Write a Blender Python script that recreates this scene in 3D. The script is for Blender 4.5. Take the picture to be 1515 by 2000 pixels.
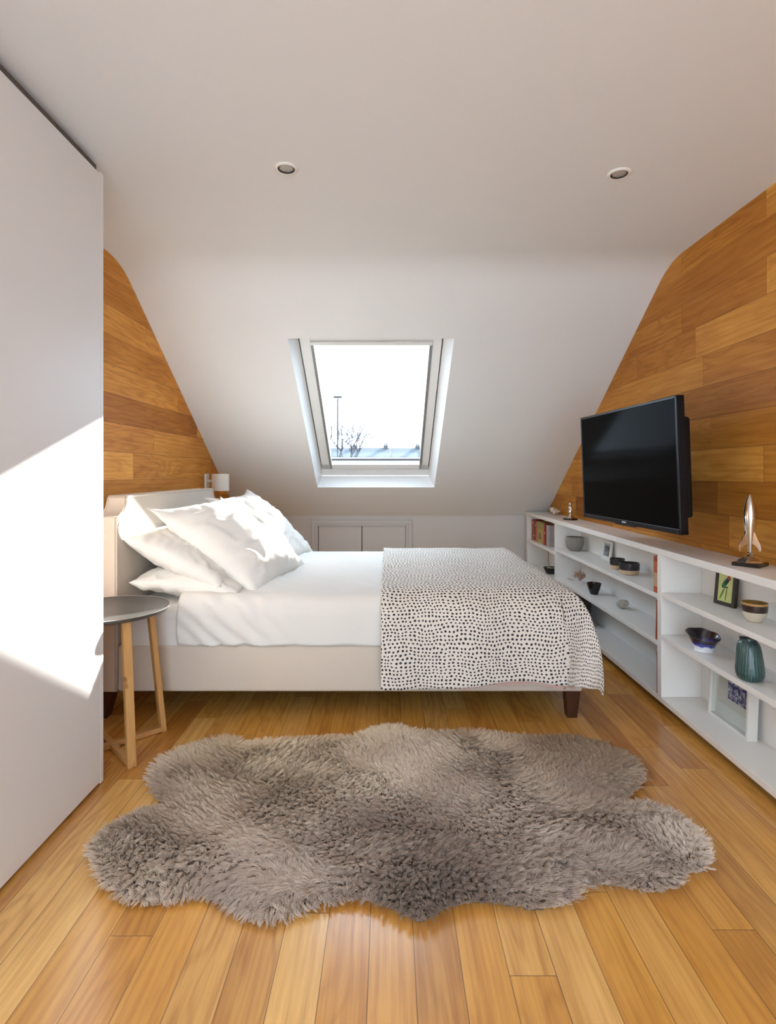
import bpy, bmesh, math, random
import numpy as np
from mathutils import Vector, Matrix, noise
for o in list(bpy.data.objects): bpy.data.objects.remove(o)
S = bpy.context.scene
COL = S.collection
PI = math.pi
random.seed(4)

# ------------------------------------------------------------------ camera
EYE = 1.10; FPX = 1080.0; CX = 757.5; HY = 924.0
cam = bpy.data.cameras.new('camera'); camo = bpy.data.objects.new('camera', cam); COL.objects.link(camo)
camo.location = (0, 0, EYE); camo.rotation_euler = (PI/2, 0, 0)
cam.sensor_fit = 'HORIZONTAL'; cam.sensor_width = 36; cam.lens = 36*FPX/1515
cam.shift_x = 0; cam.shift_y = -(1000-HY)/1515; cam.clip_start = .05; cam.clip_end = 500
S.camera = camo
# ------------------------------------------------------------------ world, sun, exposure
w = bpy.data.worlds.new('daylight'); S.world = w; w.use_nodes = True
nt = w.node_tree; nt.nodes.clear()
bg = nt.nodes.new('ShaderNodeBackground'); ow = nt.nodes.new('ShaderNodeOutputWorld')
bg.inputs[0].default_value = (.66, .82, 1.0, 1); bg.inputs[1].default_value = 6.6
nt.links.new(bg.outputs[0], ow.inputs[0])
SUN_DIR = Vector((-1, -1.97, -.79)).normalized()
sl = bpy.data.lights.new('sun', 'SUN'); sl.energy = 22; sl.angle = math.radians(.8); sl.color = (1, .96, .9)
so = bpy.data.objects.new('sun', sl); COL.objects.link(so); so.location = (4, 10, 6)
so.rotation_euler = SUN_DIR.to_track_quat('-Z', 'Y').to_euler()
S.view_settings.view_transform = 'Standard'; S.view_settings.look = 'None'
S.view_settings.gamma = 1; S.view_settings.use_curve_mapping = False
S.view_settings.exposure = 0.16
# added area lamp behind the camera, filling in for presumed rear daylight
al = bpy.data.lights.new('rear_fill', 'AREA'); al.shape = 'RECTANGLE'; al.size = 2.1; al.size_y = 1.9
al.energy = 16; al.color = (1, .90, .79)
ao = bpy.data.objects.new('rear_fill', al); COL.objects.link(ao)
ao.location = (.1, -1.74, 1.15); ao.rotation_euler = (PI/2, 0, 0)   # shines towards +Y
# sky portal in the roof window
pl = bpy.data.lights.new('roof_window_portal', 'AREA'); pl.shape = 'RECTANGLE'; pl.size = .95; pl.size_y = 1.5
pl.cycles.is_portal = True
po = bpy.data.objects.new('roof_window_portal', pl); COL.objects.link(po)

# ------------------------------------------------------------------ helpers
def tag(o, label=None, cat=None, group=None, kind=None):
    if label: o['label'] = label
    if cat: o['category'] = cat
    if group: o['group'] = group
    if kind: o['kind'] = kind
    return o
def thing(name, label, cat, loc, group=None, kind=None, rot=(0, 0, 0)):
    o = bpy.data.objects.new(name, None); COL.objects.link(o); o.empty_display_size = .05
    o.location = loc; o.rotation_euler = rot
    return tag(o, label, cat, group, kind)
def rootloc(p):
    v = Vector(p.location)
    while p.parent: p = p.parent; v += p.location
    return v
def obj(name, bm, m, parent=None, world=False, smooth=None, kind=None, label=None):
    me = bpy.data.meshes.new(name)
    if world and parent is not None: bmesh.ops.translate(bm, verts=bm.verts, vec=-rootloc(parent))
    bmesh.ops.recalc_face_normals(bm, faces=bm.faces)
    bm.to_mesh(me); bm.free()
    for mm in (m if isinstance(m, (list, tuple)) else [m]): me.materials.append(mm)
    o = bpy.data.objects.new(name, me); COL.objects.link(o)
    if parent: o.parent = parent
    if smooth is not None:
        for p in me.polygons: p.use_smooth = True
        if smooth < 179:
            try: me.set_sharp_from_angle(angle=math.radians(smooth))
            except Exception: pass
    if kind: o['kind'] = kind
    if label: o['label'] = label
    return o
def solo(name, bm, m, label=None, cat=None, group=None, kind=None, smooth=None):
    xs = [v.co for v in bm.verts]
    c = Vector(((min(v.x for v in xs)+max(v.x for v in xs))/2, (min(v.y for v in xs)+max(v.y for v in xs))/2, min(v.z for v in xs)))
    bmesh.ops.translate(bm, verts=bm.verts, vec=-c)
    o = obj(name, bm, m, smooth=smooth); o.location = c
    return tag(o, label, cat, group, kind)
def NB(): return bmesh.new()
def box(bm, x0, x1, y0, y1, z0, z1, bev=0, seg=2, M=None, mi=0):
    r = bmesh.ops.create_cube(bm, size=1); vs = r['verts']
    for v in vs:
        v.co = Vector((x0+(v.co.x+.5)*(x1-x0), y0+(v.co.y+.5)*(y1-y0), z0+(v.co.z+.5)*(z1-z0)))
    if bev:
        es = list({e for v in vs for e in v.link_edges})
        g = bmesh.ops.bevel(bm, geom=es, offset=bev, segments=seg, affect='EDGES', profile=.5)
        vs = list({v for f in g['faces'] for v in f.verts})
        isl = set(vs); st = list(vs)
        while st:
            v = st.pop()
            for e in v.link_edges:
                q = e.other_vert(v)
                if q not in isl: isl.add(q); st.append(q)
        vs = list(isl)
    if mi:
        for f in {f for v in vs for f in v.link_faces}: f.material_index = mi
    if M is not None: bmesh.ops.transform(bm, matrix=M, verts=vs)
    return vs
def lathe(bm, prof, seg=40, c=(0, 0, 0), M=None, mi=0, fn=None):
    rings = []; new = []
    for (r, z) in prof:
        if r < 1e-6:
            v = bm.verts.new((c[0], c[1], c[2]+z)); rings.append([v]); new.append(v)
        else:
            ring = []
            for i in range(seg):
                a = 2*PI*i/seg; rr = r; zz = z
                if fn: rr, zz = fn(a, r, z)
                v = bm.verts.new((c[0]+rr*math.cos(a), c[1]+rr*math.sin(a), c[2]+zz)); ring.append(v); new.append(v)
            rings.append(ring)
    for k in range(len(rings)-1):
        A, B = rings[k], rings[k+1]
        for i in range(seg):
            j = (i+1) % seg
            if len(A) == 1 and len(B) == 1: continue
            if len(A) == 1: f = bm.faces.new((A[0], B[j], B[i]))
            elif len(B) == 1: f = bm.faces.new((A[i], A[j], B[0]))
            else: f = bm.faces.new((A[i], A[j], B[j], B[i]))
            f.material_index = mi
    if M is not None: bmesh.ops.transform(bm, matrix=M, verts=new)
    return new
def tube(bm, pts, rad, seg=8, cap=True):
    pts = [Vector(p) for p in pts]; n = len(pts)
    rs = rad if isinstance(rad, (list, tuple)) else [rad]*n
    rings = []; up = Vector((0, 0, 1)); prev = None
    for i, p in enumerate(pts):
        d = (pts[min(i+1, n-1)]-pts[max(i-1, 0)]).normalized()
        if prev is None:
            a = d.cross(up)
            if a.length < .1: a = d.cross(Vector((1, 0, 0)))
            a.normalize()
        else:
            a = (prev-d*prev.dot(d)).normalized()
        prev = a; b = d.cross(a)
        rings.append([bm.verts.new(p+(a*math.cos(2*PI*k/seg)+b*math.sin(2*PI*k/seg))*rs[i]) for k in range(seg)])
    for i in range(n-1):
        for k in range(seg):
            bm.faces.new((rings[i][k], rings[i][(k+1) % seg], rings[i+1][(k+1) % seg], rings[i+1][k]))
    if cap: bm.faces.new(rings[0][::-1]); bm.faces.new(rings[-1])
def bar(bm, p, q, wx, wy, wx2=None, wy2=None, bev=0):
    """four-sided post between two points, square to the axes"""
    wx2 = wx2 or wx; wy2 = wy2 or wy
    vs = []
    for (c, a, b) in ((p, wx, wy), (q, wx2, wy2)):
        for sx, sy in ((-1, -1), (1, -1), (1, 1), (-1, 1)):
            vs.append(bm.verts.new((c[0]+sx*a/2, c[1]+sy*b/2, c[2])))
    fs = [bm.faces.new([vs[i] for i in f]) for f in ((3, 2, 1, 0), (4, 5, 6, 7), (0, 1, 5, 4), (1, 2, 6, 5), (2, 3, 7, 6), (3, 0, 4, 7))]
    if bev: bmesh.ops.bevel(bm, geom=list({e for v in vs for e in v.link_edges}), offset=bev, segments=2, affect='EDGES')
def poly(bm, pts, mi=0):
    f = bm.faces.new([bm.verts.new(p) for p in pts]); f.material_index = mi; return f
def prism(bm, pts2, axis, a, b):
    """extrude a closed 2-D outline along an axis; pts2 are the other two coordinates in order"""
    def P(u, v, t):
        return {'x': (t, u, v), 'y': (u, t, v), 'z': (u, v, t)}[axis]
    A = [bm.verts.new(P(u, v, a)) for u, v in pts2]; B = [bm.verts.new(P(u, v, b)) for u, v in pts2]
    n = len(A); bm.faces.new(A); bm.faces.new(B[::-1])
    for i in range(n): bm.faces.new((A[i], B[i], B[(i+1) % n], A[(i+1) % n]))

# ------------------------------------------------------------------ materials
class G:
    def __init__(s, name):
        s.m = bpy.data.materials.new(name); s.m.use_nodes = True; s.t = s.m.node_tree
        s.b = s.t.nodes['Principled BSDF']; s.out = s.t.nodes['Material Output']
    def n(s, ty, **kw):
        n = s.t.nodes.new('ShaderNode'+ty)
        for k, v in kw.items(): setattr(n, k, v)
        return n
    def put(s, sock, v):
        if isinstance(v, bpy.types.NodeSocket): s.t.links.new(v, sock)
        elif isinstance(v, (tuple, list)) and len(v) == 3 and sock.type == 'RGBA': sock.default_value = (*v, 1)
        else: sock.default_value = v
    def math(s, op, a, b=0, c=0):
        n = s.n('Math', operation=op); s.put(n.inputs[0], a); s.put(n.inputs[1], b); s.put(n.inputs[2], c); return n.outputs[0]
    def comb(s, x, y, z=0):
        n = s.n('CombineXYZ')
        for i, v in enumerate((x, y, z)): s.put(n.inputs[i], v)
        return n.outputs[0]
    def sep(s, v):
        n = s.n('SeparateXYZ'); s.put(n.inputs[0], v); return n.outputs
    def noise(s, vec, scale=5, detail=3, rough=.5, dist=0):
        n = s.n('TexNoise'); s.put(n.inputs['Vector'], vec); n.inputs['Scale'].default_value = scale
        n.inputs['Detail'].default_value = detail; n.inputs['Roughness'].default_value = rough; n.inputs['Distortion'].default_value = dist
        return n.outputs['Fac']
    def white(s, vec):
        n = s.n('TexWhiteNoise', noise_dimensions='3D'); s.put(n.inputs['Vector'], vec); return n.outputs['Value']
    def mix(s, f, a, b, bt='MIX'):
        n = s.n('Mix', data_type='RGBA', blend_type=bt); s.put(n.inputs[0], f); s.put(n.inputs[6], a); s.put(n.inputs[7], b); return n.outputs[2]
    def ramp(s, f, stops, interp='LINEAR'):
        n = s.n('ValToRGB'); s.put(n.inputs[0], f); r = n.color_ramp; r.interpolation = interp
        while len(r.elements) < len(stops): r.elements.new(.5)
        for e, (p, c) in zip(r.elements, stops): e.position = p; e.color = (*c, 1) if len(c) == 3 else c
        return n.outputs[0]
    def maprange(s, v, a, b, c=0, d=1):
        n = s.n('MapRange'); s.put(n.inputs[0], v)
        for i, x in enumerate((a, b, c, d)): n.inputs[i+1].default_value = x
        return n.outputs[0]
    def coord(s, k='Object'): return s.n('TexCoord').outputs[k]
    def bump(s, h, strength=.3, dist=.01):
        n = s.n('Bump'); s.put(n.inputs['Height'], h); n.inputs['Strength'].default_value = strength; n.inputs['Distance'].default_value = dist
        s.t.links.new(n.outputs[0], s.b.inputs['Normal'])
def simple(name, col, rough=.5, metal=0, var=.06, scale=20, bump=0, coat=0, spec=.5, sheen=0):
    g = G(name); c = g.coord(); f = g.noise(c, scale, 4)
    d = tuple(x*(1-var) for x in col); e = tuple(min(1, x*(1+var)) for x in col)
    g.put(g.b.inputs['Base Color'], g.mix(f, d, e))
    g.b.inputs['Roughness'].default_value = rough; g.b.inputs['Metallic'].default_value = metal
    g.b.inputs['Coat Weight'].default_value = coat; g.b.inputs['Specular IOR Level'].default_value = spec
    if sheen: g.b.inputs['Sheen Weight'].default_value = sheen
    if bump: g.bump(g.noise(c, scale*6, 3), bump, .002)
    return g.m
def plank(name, a_ax, b_ax, width, phase, length, tones, rough=.35, coat=.2, seed=0.0, gap=.0014, fig=1.0, spec=.5):
    g = G(name); co = g.sep(g.coord()); A = co[a_ax]; B = co[b_ax]
    v = g.math('DIVIDE', g.math('SUBTRACT', B, phase), width)
    row = g.math('FLOOR', v); fv = g.math('SUBTRACT', v, row)
    off = g.math('MULTIPLY', g.white(g.comb(row, 3.7+seed, .5)), 7.0)
    u = g.math('ADD', g.math('DIVIDE', A, length), off)
    # uneven board lengths
    u = g.math('ADD', u, g.math('MULTIPLY', g.math('SINE', g.math('MULTIPLY', u, 2.1)), .28))
    cell = g.math('FLOOR', u); fu = g.math('SUBTRACT', u, cell)
    idv = g.comb(row, cell, 1.3+seed)
    r1 = g.white(idv); r2 = g.white(g.comb(cell, row, 9.1+seed)); 
    base = g.ramp(r1, tones)
    sh = g.math('MULTIPLY', r2, 37.0)
    # long fine grain
    gv = g.comb(g.math('ADD', g.math('MULTIPLY', A, 3.0), sh), g.math('MULTIPLY', B, 75.0), sh)
    fine = g.noise(gv, 1.0, 4, .62)
    # cathedral figure
    wv = g.comb(g.math('ADD', g.math('MULTIPLY', A, 1.5), sh), g.math('MULTIPLY', B, 9.0), g.math('MULTIPLY', sh, .7))
    wn = g.noise(wv, 1.0, 2, .45)
    rings = g.math('SINE', g.math('MULTIPLY', wn, 60.0))
    rings = g.math('MULTIPLY', g.math('ADD', rings, 1.0), .5)
    rings = g.math('POWER', rings, 3.0)
    blot = g.noise(g.comb(g.math('ADD', g.math('MULTIPLY', A, 2.2), sh), g.math('MULTIPLY', B, 7.0), sh), 1.0, 3, .5)
    c = g.mix(g.math('MULTIPLY', g.maprange(fine, .40, .70), .50), base, (.56, .38, .18), 'MULTIPLY')
    c = g.mix(g.math('MULTIPLY', rings, g.maprange(r2, 0, 1, .12*fig, .60*fig)), c, (.55, .38, .22), 'MULTIPLY')
    c = g.mix(g.math('MULTIPLY', g.maprange(blot, .38, .7), .42), c, (.62, .46, .30), 'MULTIPLY')
    # knots
    vn = g.n('TexVoronoi', feature='F1'); g.put(vn.inputs['Vector'], g.comb(g.math('ADD', g.math('MULTIPLY', A, 1.6), sh), g.math('MULTIPLY', B, 4.2), 0)); vn.inputs['Scale'].default_value = 1.0
    kn = g.maprange(vn.outputs['Distance'], .018, .06, 1, 0)
    c = g.mix(g.math('MULTIPLY', kn, .75), c, (.16, .07, .02))
    ev = g.math('MINIMUM', fv, g.math('SUBTRACT', 1.0, fv)); ev = g.math('MULTIPLY', ev, width)
    eu = g.math('MINIMUM', fu, g.math('SUBTRACT', 1.0, fu)); eu = g.math('MULTIPLY', eu, length)
    e = g.math('MINIMUM', ev, eu)
    line = g.maprange(e, gap*.35, gap, 1, 0)
    c = g.mix(g.math('MULTIPLY', line, .8), c, (.10, .045, .015))
    g.put(g.b.inputs['Base Color'], c)
    g.put(g.b.inputs['Roughness'], g.math('ADD', rough, g.math('MULTIPLY', fine, .12)))
    g.b.inputs['Coat Weight'].default_value = coat; g.b.inputs['Coat Roughness'].default_value = .16; g.b.inputs['Specular IOR Level'].default_value = spec
    g.bump(g.math('SUBTRACT', g.math('MULTIPLY', fine, .25), line), .25, .0012)
    return g.m

M = {}
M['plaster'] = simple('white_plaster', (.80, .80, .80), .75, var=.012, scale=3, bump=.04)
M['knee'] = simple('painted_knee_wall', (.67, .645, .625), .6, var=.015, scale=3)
M['reveal'] = simple('white_gloss_reveal', (.86, .87, .88), .45, var=.01)
M['ward'] = simple('white_lacquer', (.83, .825, .83), .42, var=.01, scale=2)
M['shelf'] = simple('white_shelf_paint', (.86, .825, .785), .4, var=.015, scale=6)
M['dark'] = simple('dark_recess', (.03, .025, .02), .8)
M['floor'] = plank('oak_floor', 1, 0, .103, -.146, .95,
    [(0, (.66, .30, .055)), (.3, (.90, .49, .115)), (.55, (.78, .38, .075)), (.78, (.97, .60, .20)), (1, (.60, .26, .045))], .28, .5, 0.0, fig=.7)
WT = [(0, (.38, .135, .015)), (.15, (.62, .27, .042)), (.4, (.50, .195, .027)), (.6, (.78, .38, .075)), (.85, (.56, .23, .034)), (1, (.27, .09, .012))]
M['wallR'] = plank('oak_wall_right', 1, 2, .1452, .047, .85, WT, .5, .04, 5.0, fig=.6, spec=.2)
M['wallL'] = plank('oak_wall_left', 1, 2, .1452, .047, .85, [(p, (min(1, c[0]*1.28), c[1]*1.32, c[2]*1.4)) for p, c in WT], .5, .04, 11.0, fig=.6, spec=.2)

# ------------------------------------------------------------------ room shell
XL, XR, Y0, YB, HC = -1.385, 1.46, -1.8, 5.12, 2.195
TP = .661
def slopeH(y): return 4.089-TP*y
prof = [(Y0, HC)]
yc = (4.089-HC)/TP
a0, a1 = yc-.14, yc+.11
for i in range(13):            # soft bend between flat ceiling and slope
    t = i/12; p = (1-t)**2*Vector((a0, HC))+2*t*(1-t)*Vector((yc, HC))+t*t*Vector((a1, slopeH(a1)))
    prof.append((p.x, p.y))
HS = 1.0/math.hypot(1, TP); CP, SP = HS, TP*HS
OX0, OX1, OY0, OY1 = -.60, .395, 3.305, 4.706
bm = NB()
def strip(bm, x0, x1, pr):
    A = [bm.verts.new((x0, y, z)) for y, z in pr]; B = [bm.verts.new((x1, y, z)) for y, z in pr]
    for i in range(len(pr)-1): bm.faces.new((A[i], A[i+1], B[i+1], B[i]))
full = prof+[(OY0, slopeH(OY0))]
strip(bm, XL, XR, full)
for x0, x1 in ((XL, OX0), (OX1, XR)): strip(bm, x0, x1, [(OY0, slopeH(OY0)), (OY1, slopeH(OY1))])
strip(bm, XL, XR, [(OY1, slopeH(OY1)), (YB, slopeH(YB))])
ceil = obj('ceiling', bm, M['plaster'], smooth=30, kind='structure')
sideprof = full+[(YB, slopeH(YB))]
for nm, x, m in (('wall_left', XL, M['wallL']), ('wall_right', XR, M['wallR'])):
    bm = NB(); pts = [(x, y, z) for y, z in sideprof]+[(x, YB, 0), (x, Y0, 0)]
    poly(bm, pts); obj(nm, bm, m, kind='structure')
bm = NB(); box(bm, XL, XR, Y0, YB, -.04, 0); obj('floor', bm, M['floor'], kind='structure')
# knee wall, with an opening where the cupboard doors stand
DX0, DX1, DH = -.655, .175, .62
bm = NB()
for a, b, c, d in ((XL, DX0, 0, slopeH(YB)), (DX1, XR, 0, slopeH(YB)), (DX0, DX1, DH, slopeH(YB))):
    box(bm, a, b, YB, YB+.06, c, d)
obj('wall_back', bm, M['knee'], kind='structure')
bm = NB()   # wall behind the camera with wide opening added for the rear light
for a, b, c, d in ((XL, -.95, 0, HC), (1.15, XR, 0, HC), (-.95, 1.15, 2.1, HC)): box(bm, a, b, Y0-.1, Y0, c, d)
obj('wall_front', bm, M['plaster'], kind='structure')

# eaves cupboard doors
d1 = thing('door_1', 'pair of small white painted eaves cupboard doors in the low wall behind the bed', 'cupboard door', ((DX0+DX1)/2, YB, 0), kind='structure')
bm = NB()
for (o, wd, t) in ((0, .03, .022), (.030, .016, .014), (.046, .012, .024)):
    x0, x1, z1 = -.704+o, .222-o, .667-o
    box(bm, x0, x0+wd, YB-t, YB+.002, 0, z1, .003); box(bm, x1-wd, x1, YB-t, YB+.002, 0, z1, .003)
    box(bm, x0+wd-.0005, x1-wd+.0005, YB-t+.0004, YB+.002, z1-wd, z1-.0002, .002)
obj('architrave', bm, M['knee'], d1, world=True)
for a, b in ((-.641, -.244), (-.237, .161)):
    bm = NB(); box(bm, a, b, YB-.010, YB+.012, .03, .6065, .002); obj('door_panel', bm, M['knee'], d1, world=True)
bm = NB(); box(bm, DX0-.01, DX1+.01, YB+.03, YB+.05, 0, DH); obj('door_backing', bm, M['dark'], d1, world=True)

# ------------------------------------------------------------------ roof window
TV_ = Vector((0, CP, -SP)); NV_ = Vector((0, SP, CP)); O_ = Vector((0, OY0, slopeH(OY0)))
def SK(x, s, d): return O_+Vector((x, 0, 0))+TV_*s+NV_*d
MS = Matrix(((1, 0, 0, O_.x), (0, TV_.y, NV_.y, O_.y), (0, TV_.z, NV_.z, O_.z), (0, 0, 0, 1)))
LEN = (OY1-OY0)/CP
po.matrix_world = Matrix(((1, 0, 0, 0), (0, TV_.y, NV_.y, 0), (0, TV_.z, NV_.z, 0), (0, 0, 0, 1))) 
po.matrix_world = Matrix.Translation(SK(-.1, LEN/2, .27)) @ po.matrix_world
M['frame'] = simple('white_window_lacquer', (.80, .79, .77), .35, var=.01)
M['seal'] = simple('dark_rubber_seal', (.03, .03, .035), .6)
M['alu'] = simple('grey_aluminium', (.27, .27, .27), .35, .3)
g = G('clear_window_glass'); tr = g.n('BsdfTransparent'); gl = g.n('BsdfGlossy'); gl.inputs['Roughness'].default_value = .02
fr = g.n('LayerWeight'); fr.inputs[0].default_value = .08; mx = g.n('MixShader'); tr.inputs[0].default_value = (.96, .98, .98, 1)
g.t.links.new(fr.outputs['Facing'], mx.inputs[0]); g.t.links.new(tr.outputs[0], mx.inputs[1]); g.t.links.new(gl.outputs[0], mx.inputs[2]); g.t.links.new(mx.outputs[0], g.out.inputs[0])
M['glass'] = g.m
W1 = thing('window_1', 'white framed roof window in the sloping ceiling over the bed', 'roof window', SK(-.1, LEN, 0), kind='structure')
bm = NB(); D = .125; ix0, ix1, is0, is1 = -.567, .350, .0, 1.69
oc = [SK(OX0, 0, 0), SK(OX1, 0, 0), SK(OX1, LEN, 0), SK(OX0, LEN, 0)]
ic = [SK(ix0, is0, D), SK(ix1, is0, D), SK(ix1, is1, D), SK(ix0, is1, D)]
for i in range(4): poly(bm, [oc[i], oc[(i+1) % 4], ic[(i+1) % 4], ic[i]])
obj('lining', bm, M['reveal'], W1, world=True)
bm = NB()   # outer frame
box(bm, ix0-.06, ix0+.002, -.05, 1.75, D, D+.13, M=MS); box(bm, ix1-.002, ix1+.06, -.05, 1.75, D, D+.13, M=MS)
box(bm, ix0-.06, ix1+.06, -.06, .002, D, D+.13, M=MS); box(bm, ix0-.06, ix1+.06, 1.60, 1.76, D+.002, D+.13, M=MS)
box(bm, ix0+.01, ix1-.01, 1.592, 1.64, D-.006, D+.03, .003, M=MS)
obj('frame', bm, M['frame'], W1, world=True)
bm = NB()
for a, b in ((ix0+.002, ix0+.009), (ix1-.009, ix1-.002)): box(bm, a, b, .005, 1.592, D+.03, D+.06, M=MS)
box(bm, ix0, ix1, 1.586, 1.592, D+.03, D+.05, M=MS)
obj('gap_seal', bm, M['seal'], W1, world=True)
bm = NB(); sx0, sx1 = ix0+.009, ix1-.009; gx0, gx1, gs0, gs1 = -.490, .282, .17, 1.522
box(bm, sx0, gx0, .0, 1.586, D+.0, D+.075, .004, M=MS); box(bm, gx1, sx1, .0, 1.586, D+.0, D+.075, .004, M=MS)
box(bm, sx0, sx1, 1.522, 1.586, D+.0, D+.075, .004, M=MS); box(bm, sx0, sx1, .0, .17, D+.005, D+.075, .004, M=MS)
sash = obj('sash', bm, M['frame'], W1, world=True)
bm = NB()
box(bm, gx0-.001, gx0+.018, .17, 1.575, D-.006, D+.03, .002, M=MS); box(bm, gx1-.018, gx1+.001, .17, 1.575, D-.006, D+.03, .002, M=MS)
obj('blind_rail', bm, M['alu'], W1, world=True, label='grey blind guide rails beside the glass')
bm = NB(); box(bm, gx0+.0, gx1-.0, .140, .168, D-.010, D+.006, .004, M=MS); obj('blind_cassette', bm, M['frame'], W1, world=True)
bm = NB(); box(bm, gx0, gx1, 1.514, 1.522, D+.045, D+.058, M=MS); obj('glass_seal', bm, M['seal'], W1, world=True)
bm = NB(); box(bm, gx0-.01, gx1+.01, gs0-.01, gs1+.01, D+.058, D+.062, M=MS); obj('glass', bm, M['glass'], W1, world=True)

# unseen glazed doors, added behind the camera to frame the rear fill lamp
w2 = thing('added_window', 'wide glazed doors added, unseen, in the wall behind the camera', 'window', (.1, Y0-.05, 0), kind='structure')
bm = NB()
for xa in (-.95, -.275, .425, 1.10): box(bm, xa, xa+.05, Y0-.08, Y0-.02, 0, 2.1)
box(bm, -.90, 1.10, Y0-.08, Y0-.02, 2.05, 2.1); box(bm, -.90, 1.10, Y0-.08, Y0-.02, 0, .06)
obj('frame', bm, M['frame'], w2, world=True)  # frame of the added, unseen glazed doors
bm = NB(); box(bm, -.92, 1.12, Y0-.052, Y0-.048, .05, 2.06); obj('glass', bm, M['glass'], w2, world=True)  # glass of the added, unseen glazed doors

# ------------------------------------------------------------------ wardrobe
XW, HW = -1.014, 2.155
wd = thing('wardrobe', 'tall white plain wardrobe along the left wall, reaching almost to the ceiling', 'wardrobe', (-1.2, .6, 0))
bm = NB(); box(bm, XL+.005, XW-.022, -1.2, 1.965, .005, HC-.003); obj('carcass', bm, M['ward'], wd, world=True)
bm = NB(); box(bm, XW-.020, XW, -1.2, 1.951, .012, HW, .0015); obj('door', bm, M['ward'], wd, world=True)
bm = NB(); box(bm, XL+.005, XW, 1.952, 1.972, .004, HW+.008, .0015); obj('end_panel', bm, M['ward'], wd, world=True)

M['gapshade'] = simple('painted_gap_shade', (.10, .082, .07), .8)  # dark colour paints the shade of the gap above the wardrobe
bm = NB(); box(bm, XW-.019, XW-.001, -1.2, 1.925, HW+.001, HW+.017); obj('gap_shade_strip', bm, M['gapshade'], wd, world=True, label='dark strip painted as the shade between the wardrobe top and the ceiling')

# ------------------------------------------------------------------ shelving unit
XF, HT, YS0, YS1 = 1.26, .75, .20, 5.045
su = thing('shelving_unit', 'long low white built-in shelving unit along the right wall', 'shelf unit', (1.36, 2.6, 0))
bm = NB(); box(bm, XF-.004, XR-.001, YS0, YS1, HT-.030, HT, .002); obj('top_board', bm, M['shelf'], su, world=True)
bm = NB(); box(bm, XF, XR-.001, YS0, YS1, .040, .065, .002); obj('bottom_board', bm, M['shelf'], su, world=True)
bm = NB(); box(bm, XR-.012, XR-.001, YS0, YS1, .0655, HT-.031); obj('back_panel', bm, M['shelf'], su, world=True)
bm = NB(); box(bm, XF+.05, XR-.001, YS0, YS1, .0, .0395); obj('plinth', bm, M['dark'], su, world=True)
D1, D2, D3 = 4.17, 2.57, .97
for y in (YS1-.02, D1, D2, D3, YS0+.02):
    bm = NB(); box(bm, XF, XR-.0125, y-.019, y+.019, .0655, HT-.0305, .0015); obj('divider', bm, M['shelf'], su, world=True)
BAY = ((D1, YS1-.02, (.505, .270)), (D2, D1, (.535, .315)), (D3, D2, (.548, .355)), (YS0+.02, D3, (.548, .355)))
for a, b, hs in BAY:
    for h in hs:
        bm = NB(); box(bm, XF+.001, XR-.0125, a+.0195, b-.0195, h-.022, h, .0015); obj('shelf', bm, M['shelf'], su, world=True)

# ------------------------------------------------------------------ bed frame
def fabric(name, col, rough=.9, weave=900, bump=.25, var=.05, sheen=.2):
    g = G(name); c = g.coord(); f = g.noise(c, 6, 4); q = g.noise(c, weave, 2)
    g.put(g.b.inputs['Base Color'], g.mix(g.math('MULTIPLY', g.math('ADD', f, q), .5), tuple(x*(1-var) for x in col), tuple(min(1, x*(1+var)) for x in col)))
    g.b.inputs['Roughness'].default_value = rough; g.b.inputs['Sheen Weight'].default_value = sheen; g.b.inputs['Specular IOR Level'].default_value = .2
    g.bump(q, bump, .0015); return g.m
M['linen'] = fabric('oatmeal_linen', (.66, .57, .48), weave=260, bump=.3)
M['darkwood'] = simple('dark_mahogany', (.055, .018, .009), .35, var=.3, coat=.2)
BX0, BX1, BY0, BY1 = -1.205, .865, 2.455, 3.865
bed = thing('bed', 'low double bed frame upholstered in oatmeal linen with a notched headboard', 'bed', (-.2, 3.16, 0))
# headboard outline in the Y-Z plane, concave notched corners
def hb_out(y0, y1, zt, r=.095, dz=.078):
    pts = [(y0, .13), (y0, zt-dz-.015)]
    for i in range(9):
        a = i/8*PI/2
        pts.append((y0+.004+(r-.004)*math.sin(a), zt-.010-dz*math.cos(a)))
    pts.append((y0+r+.012, zt)); 
    q = [(y0+y1-p[0], p[1]) for p in pts[::-1]]
    return pts+q
HBT = .995
bm = NB(); prism(bm, hb_out(2.452, 3.905, HBT), 'x', -1.292, BX0)
bmesh.ops.bevel(bm, geom=[e for e in bm.edges if abs(e.verts[0].co.x-e.verts[1].co.x) < 1e-5], offset=.006, segments=3, affect='EDGES')
hb = obj('headboard', bm, M['linen'], bed, world=True, smooth=35)
bm = NB()
for x in (BX0+.001, -1.291): tube(bm, [(x, y, z) for y, z in hb_out(2.454, 3.903, HBT-.002)], .004, 6)
obj('piping', bm, M['linen'], hb, world=True, smooth=180)
bm = NB(); box(bm, BX0+.002, BX1, BY0, BY0+.055, .128, .334, .012, 3); obj('side_rail', bm, M['linen'], bed, world=True, smooth=40)
bm = NB(); box(bm, BX0+.002, BX1, BY1-.055, BY1, .128, .334, .012, 3); obj('side_rail', bm, M['linen'], bed, world=True, smooth=40)
bm = NB(); box(bm, BX1-.055, BX1, BY0+.056, BY1-.056, .128, .334, .012, 3); obj('foot_rail', bm, M['linen'], bed, world=True, smooth=40)
bm = NB(); box(bm, BX0+.01, BX1-.056, BY0+.056, BY1-.056, .15, .285); obj('slat_base', bm, M['dark'], bed, world=True)
for x, y in ((BX1-.035, BY0+.05), (BX1-.035, BY1-.05)):
    bm = NB(); bar(bm, (x-.002, y, 0), (x, y, .1285), .044, .044, .066, .06, .002); obj('leg', bm, M['darkwood'], bed, world=True)
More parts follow.
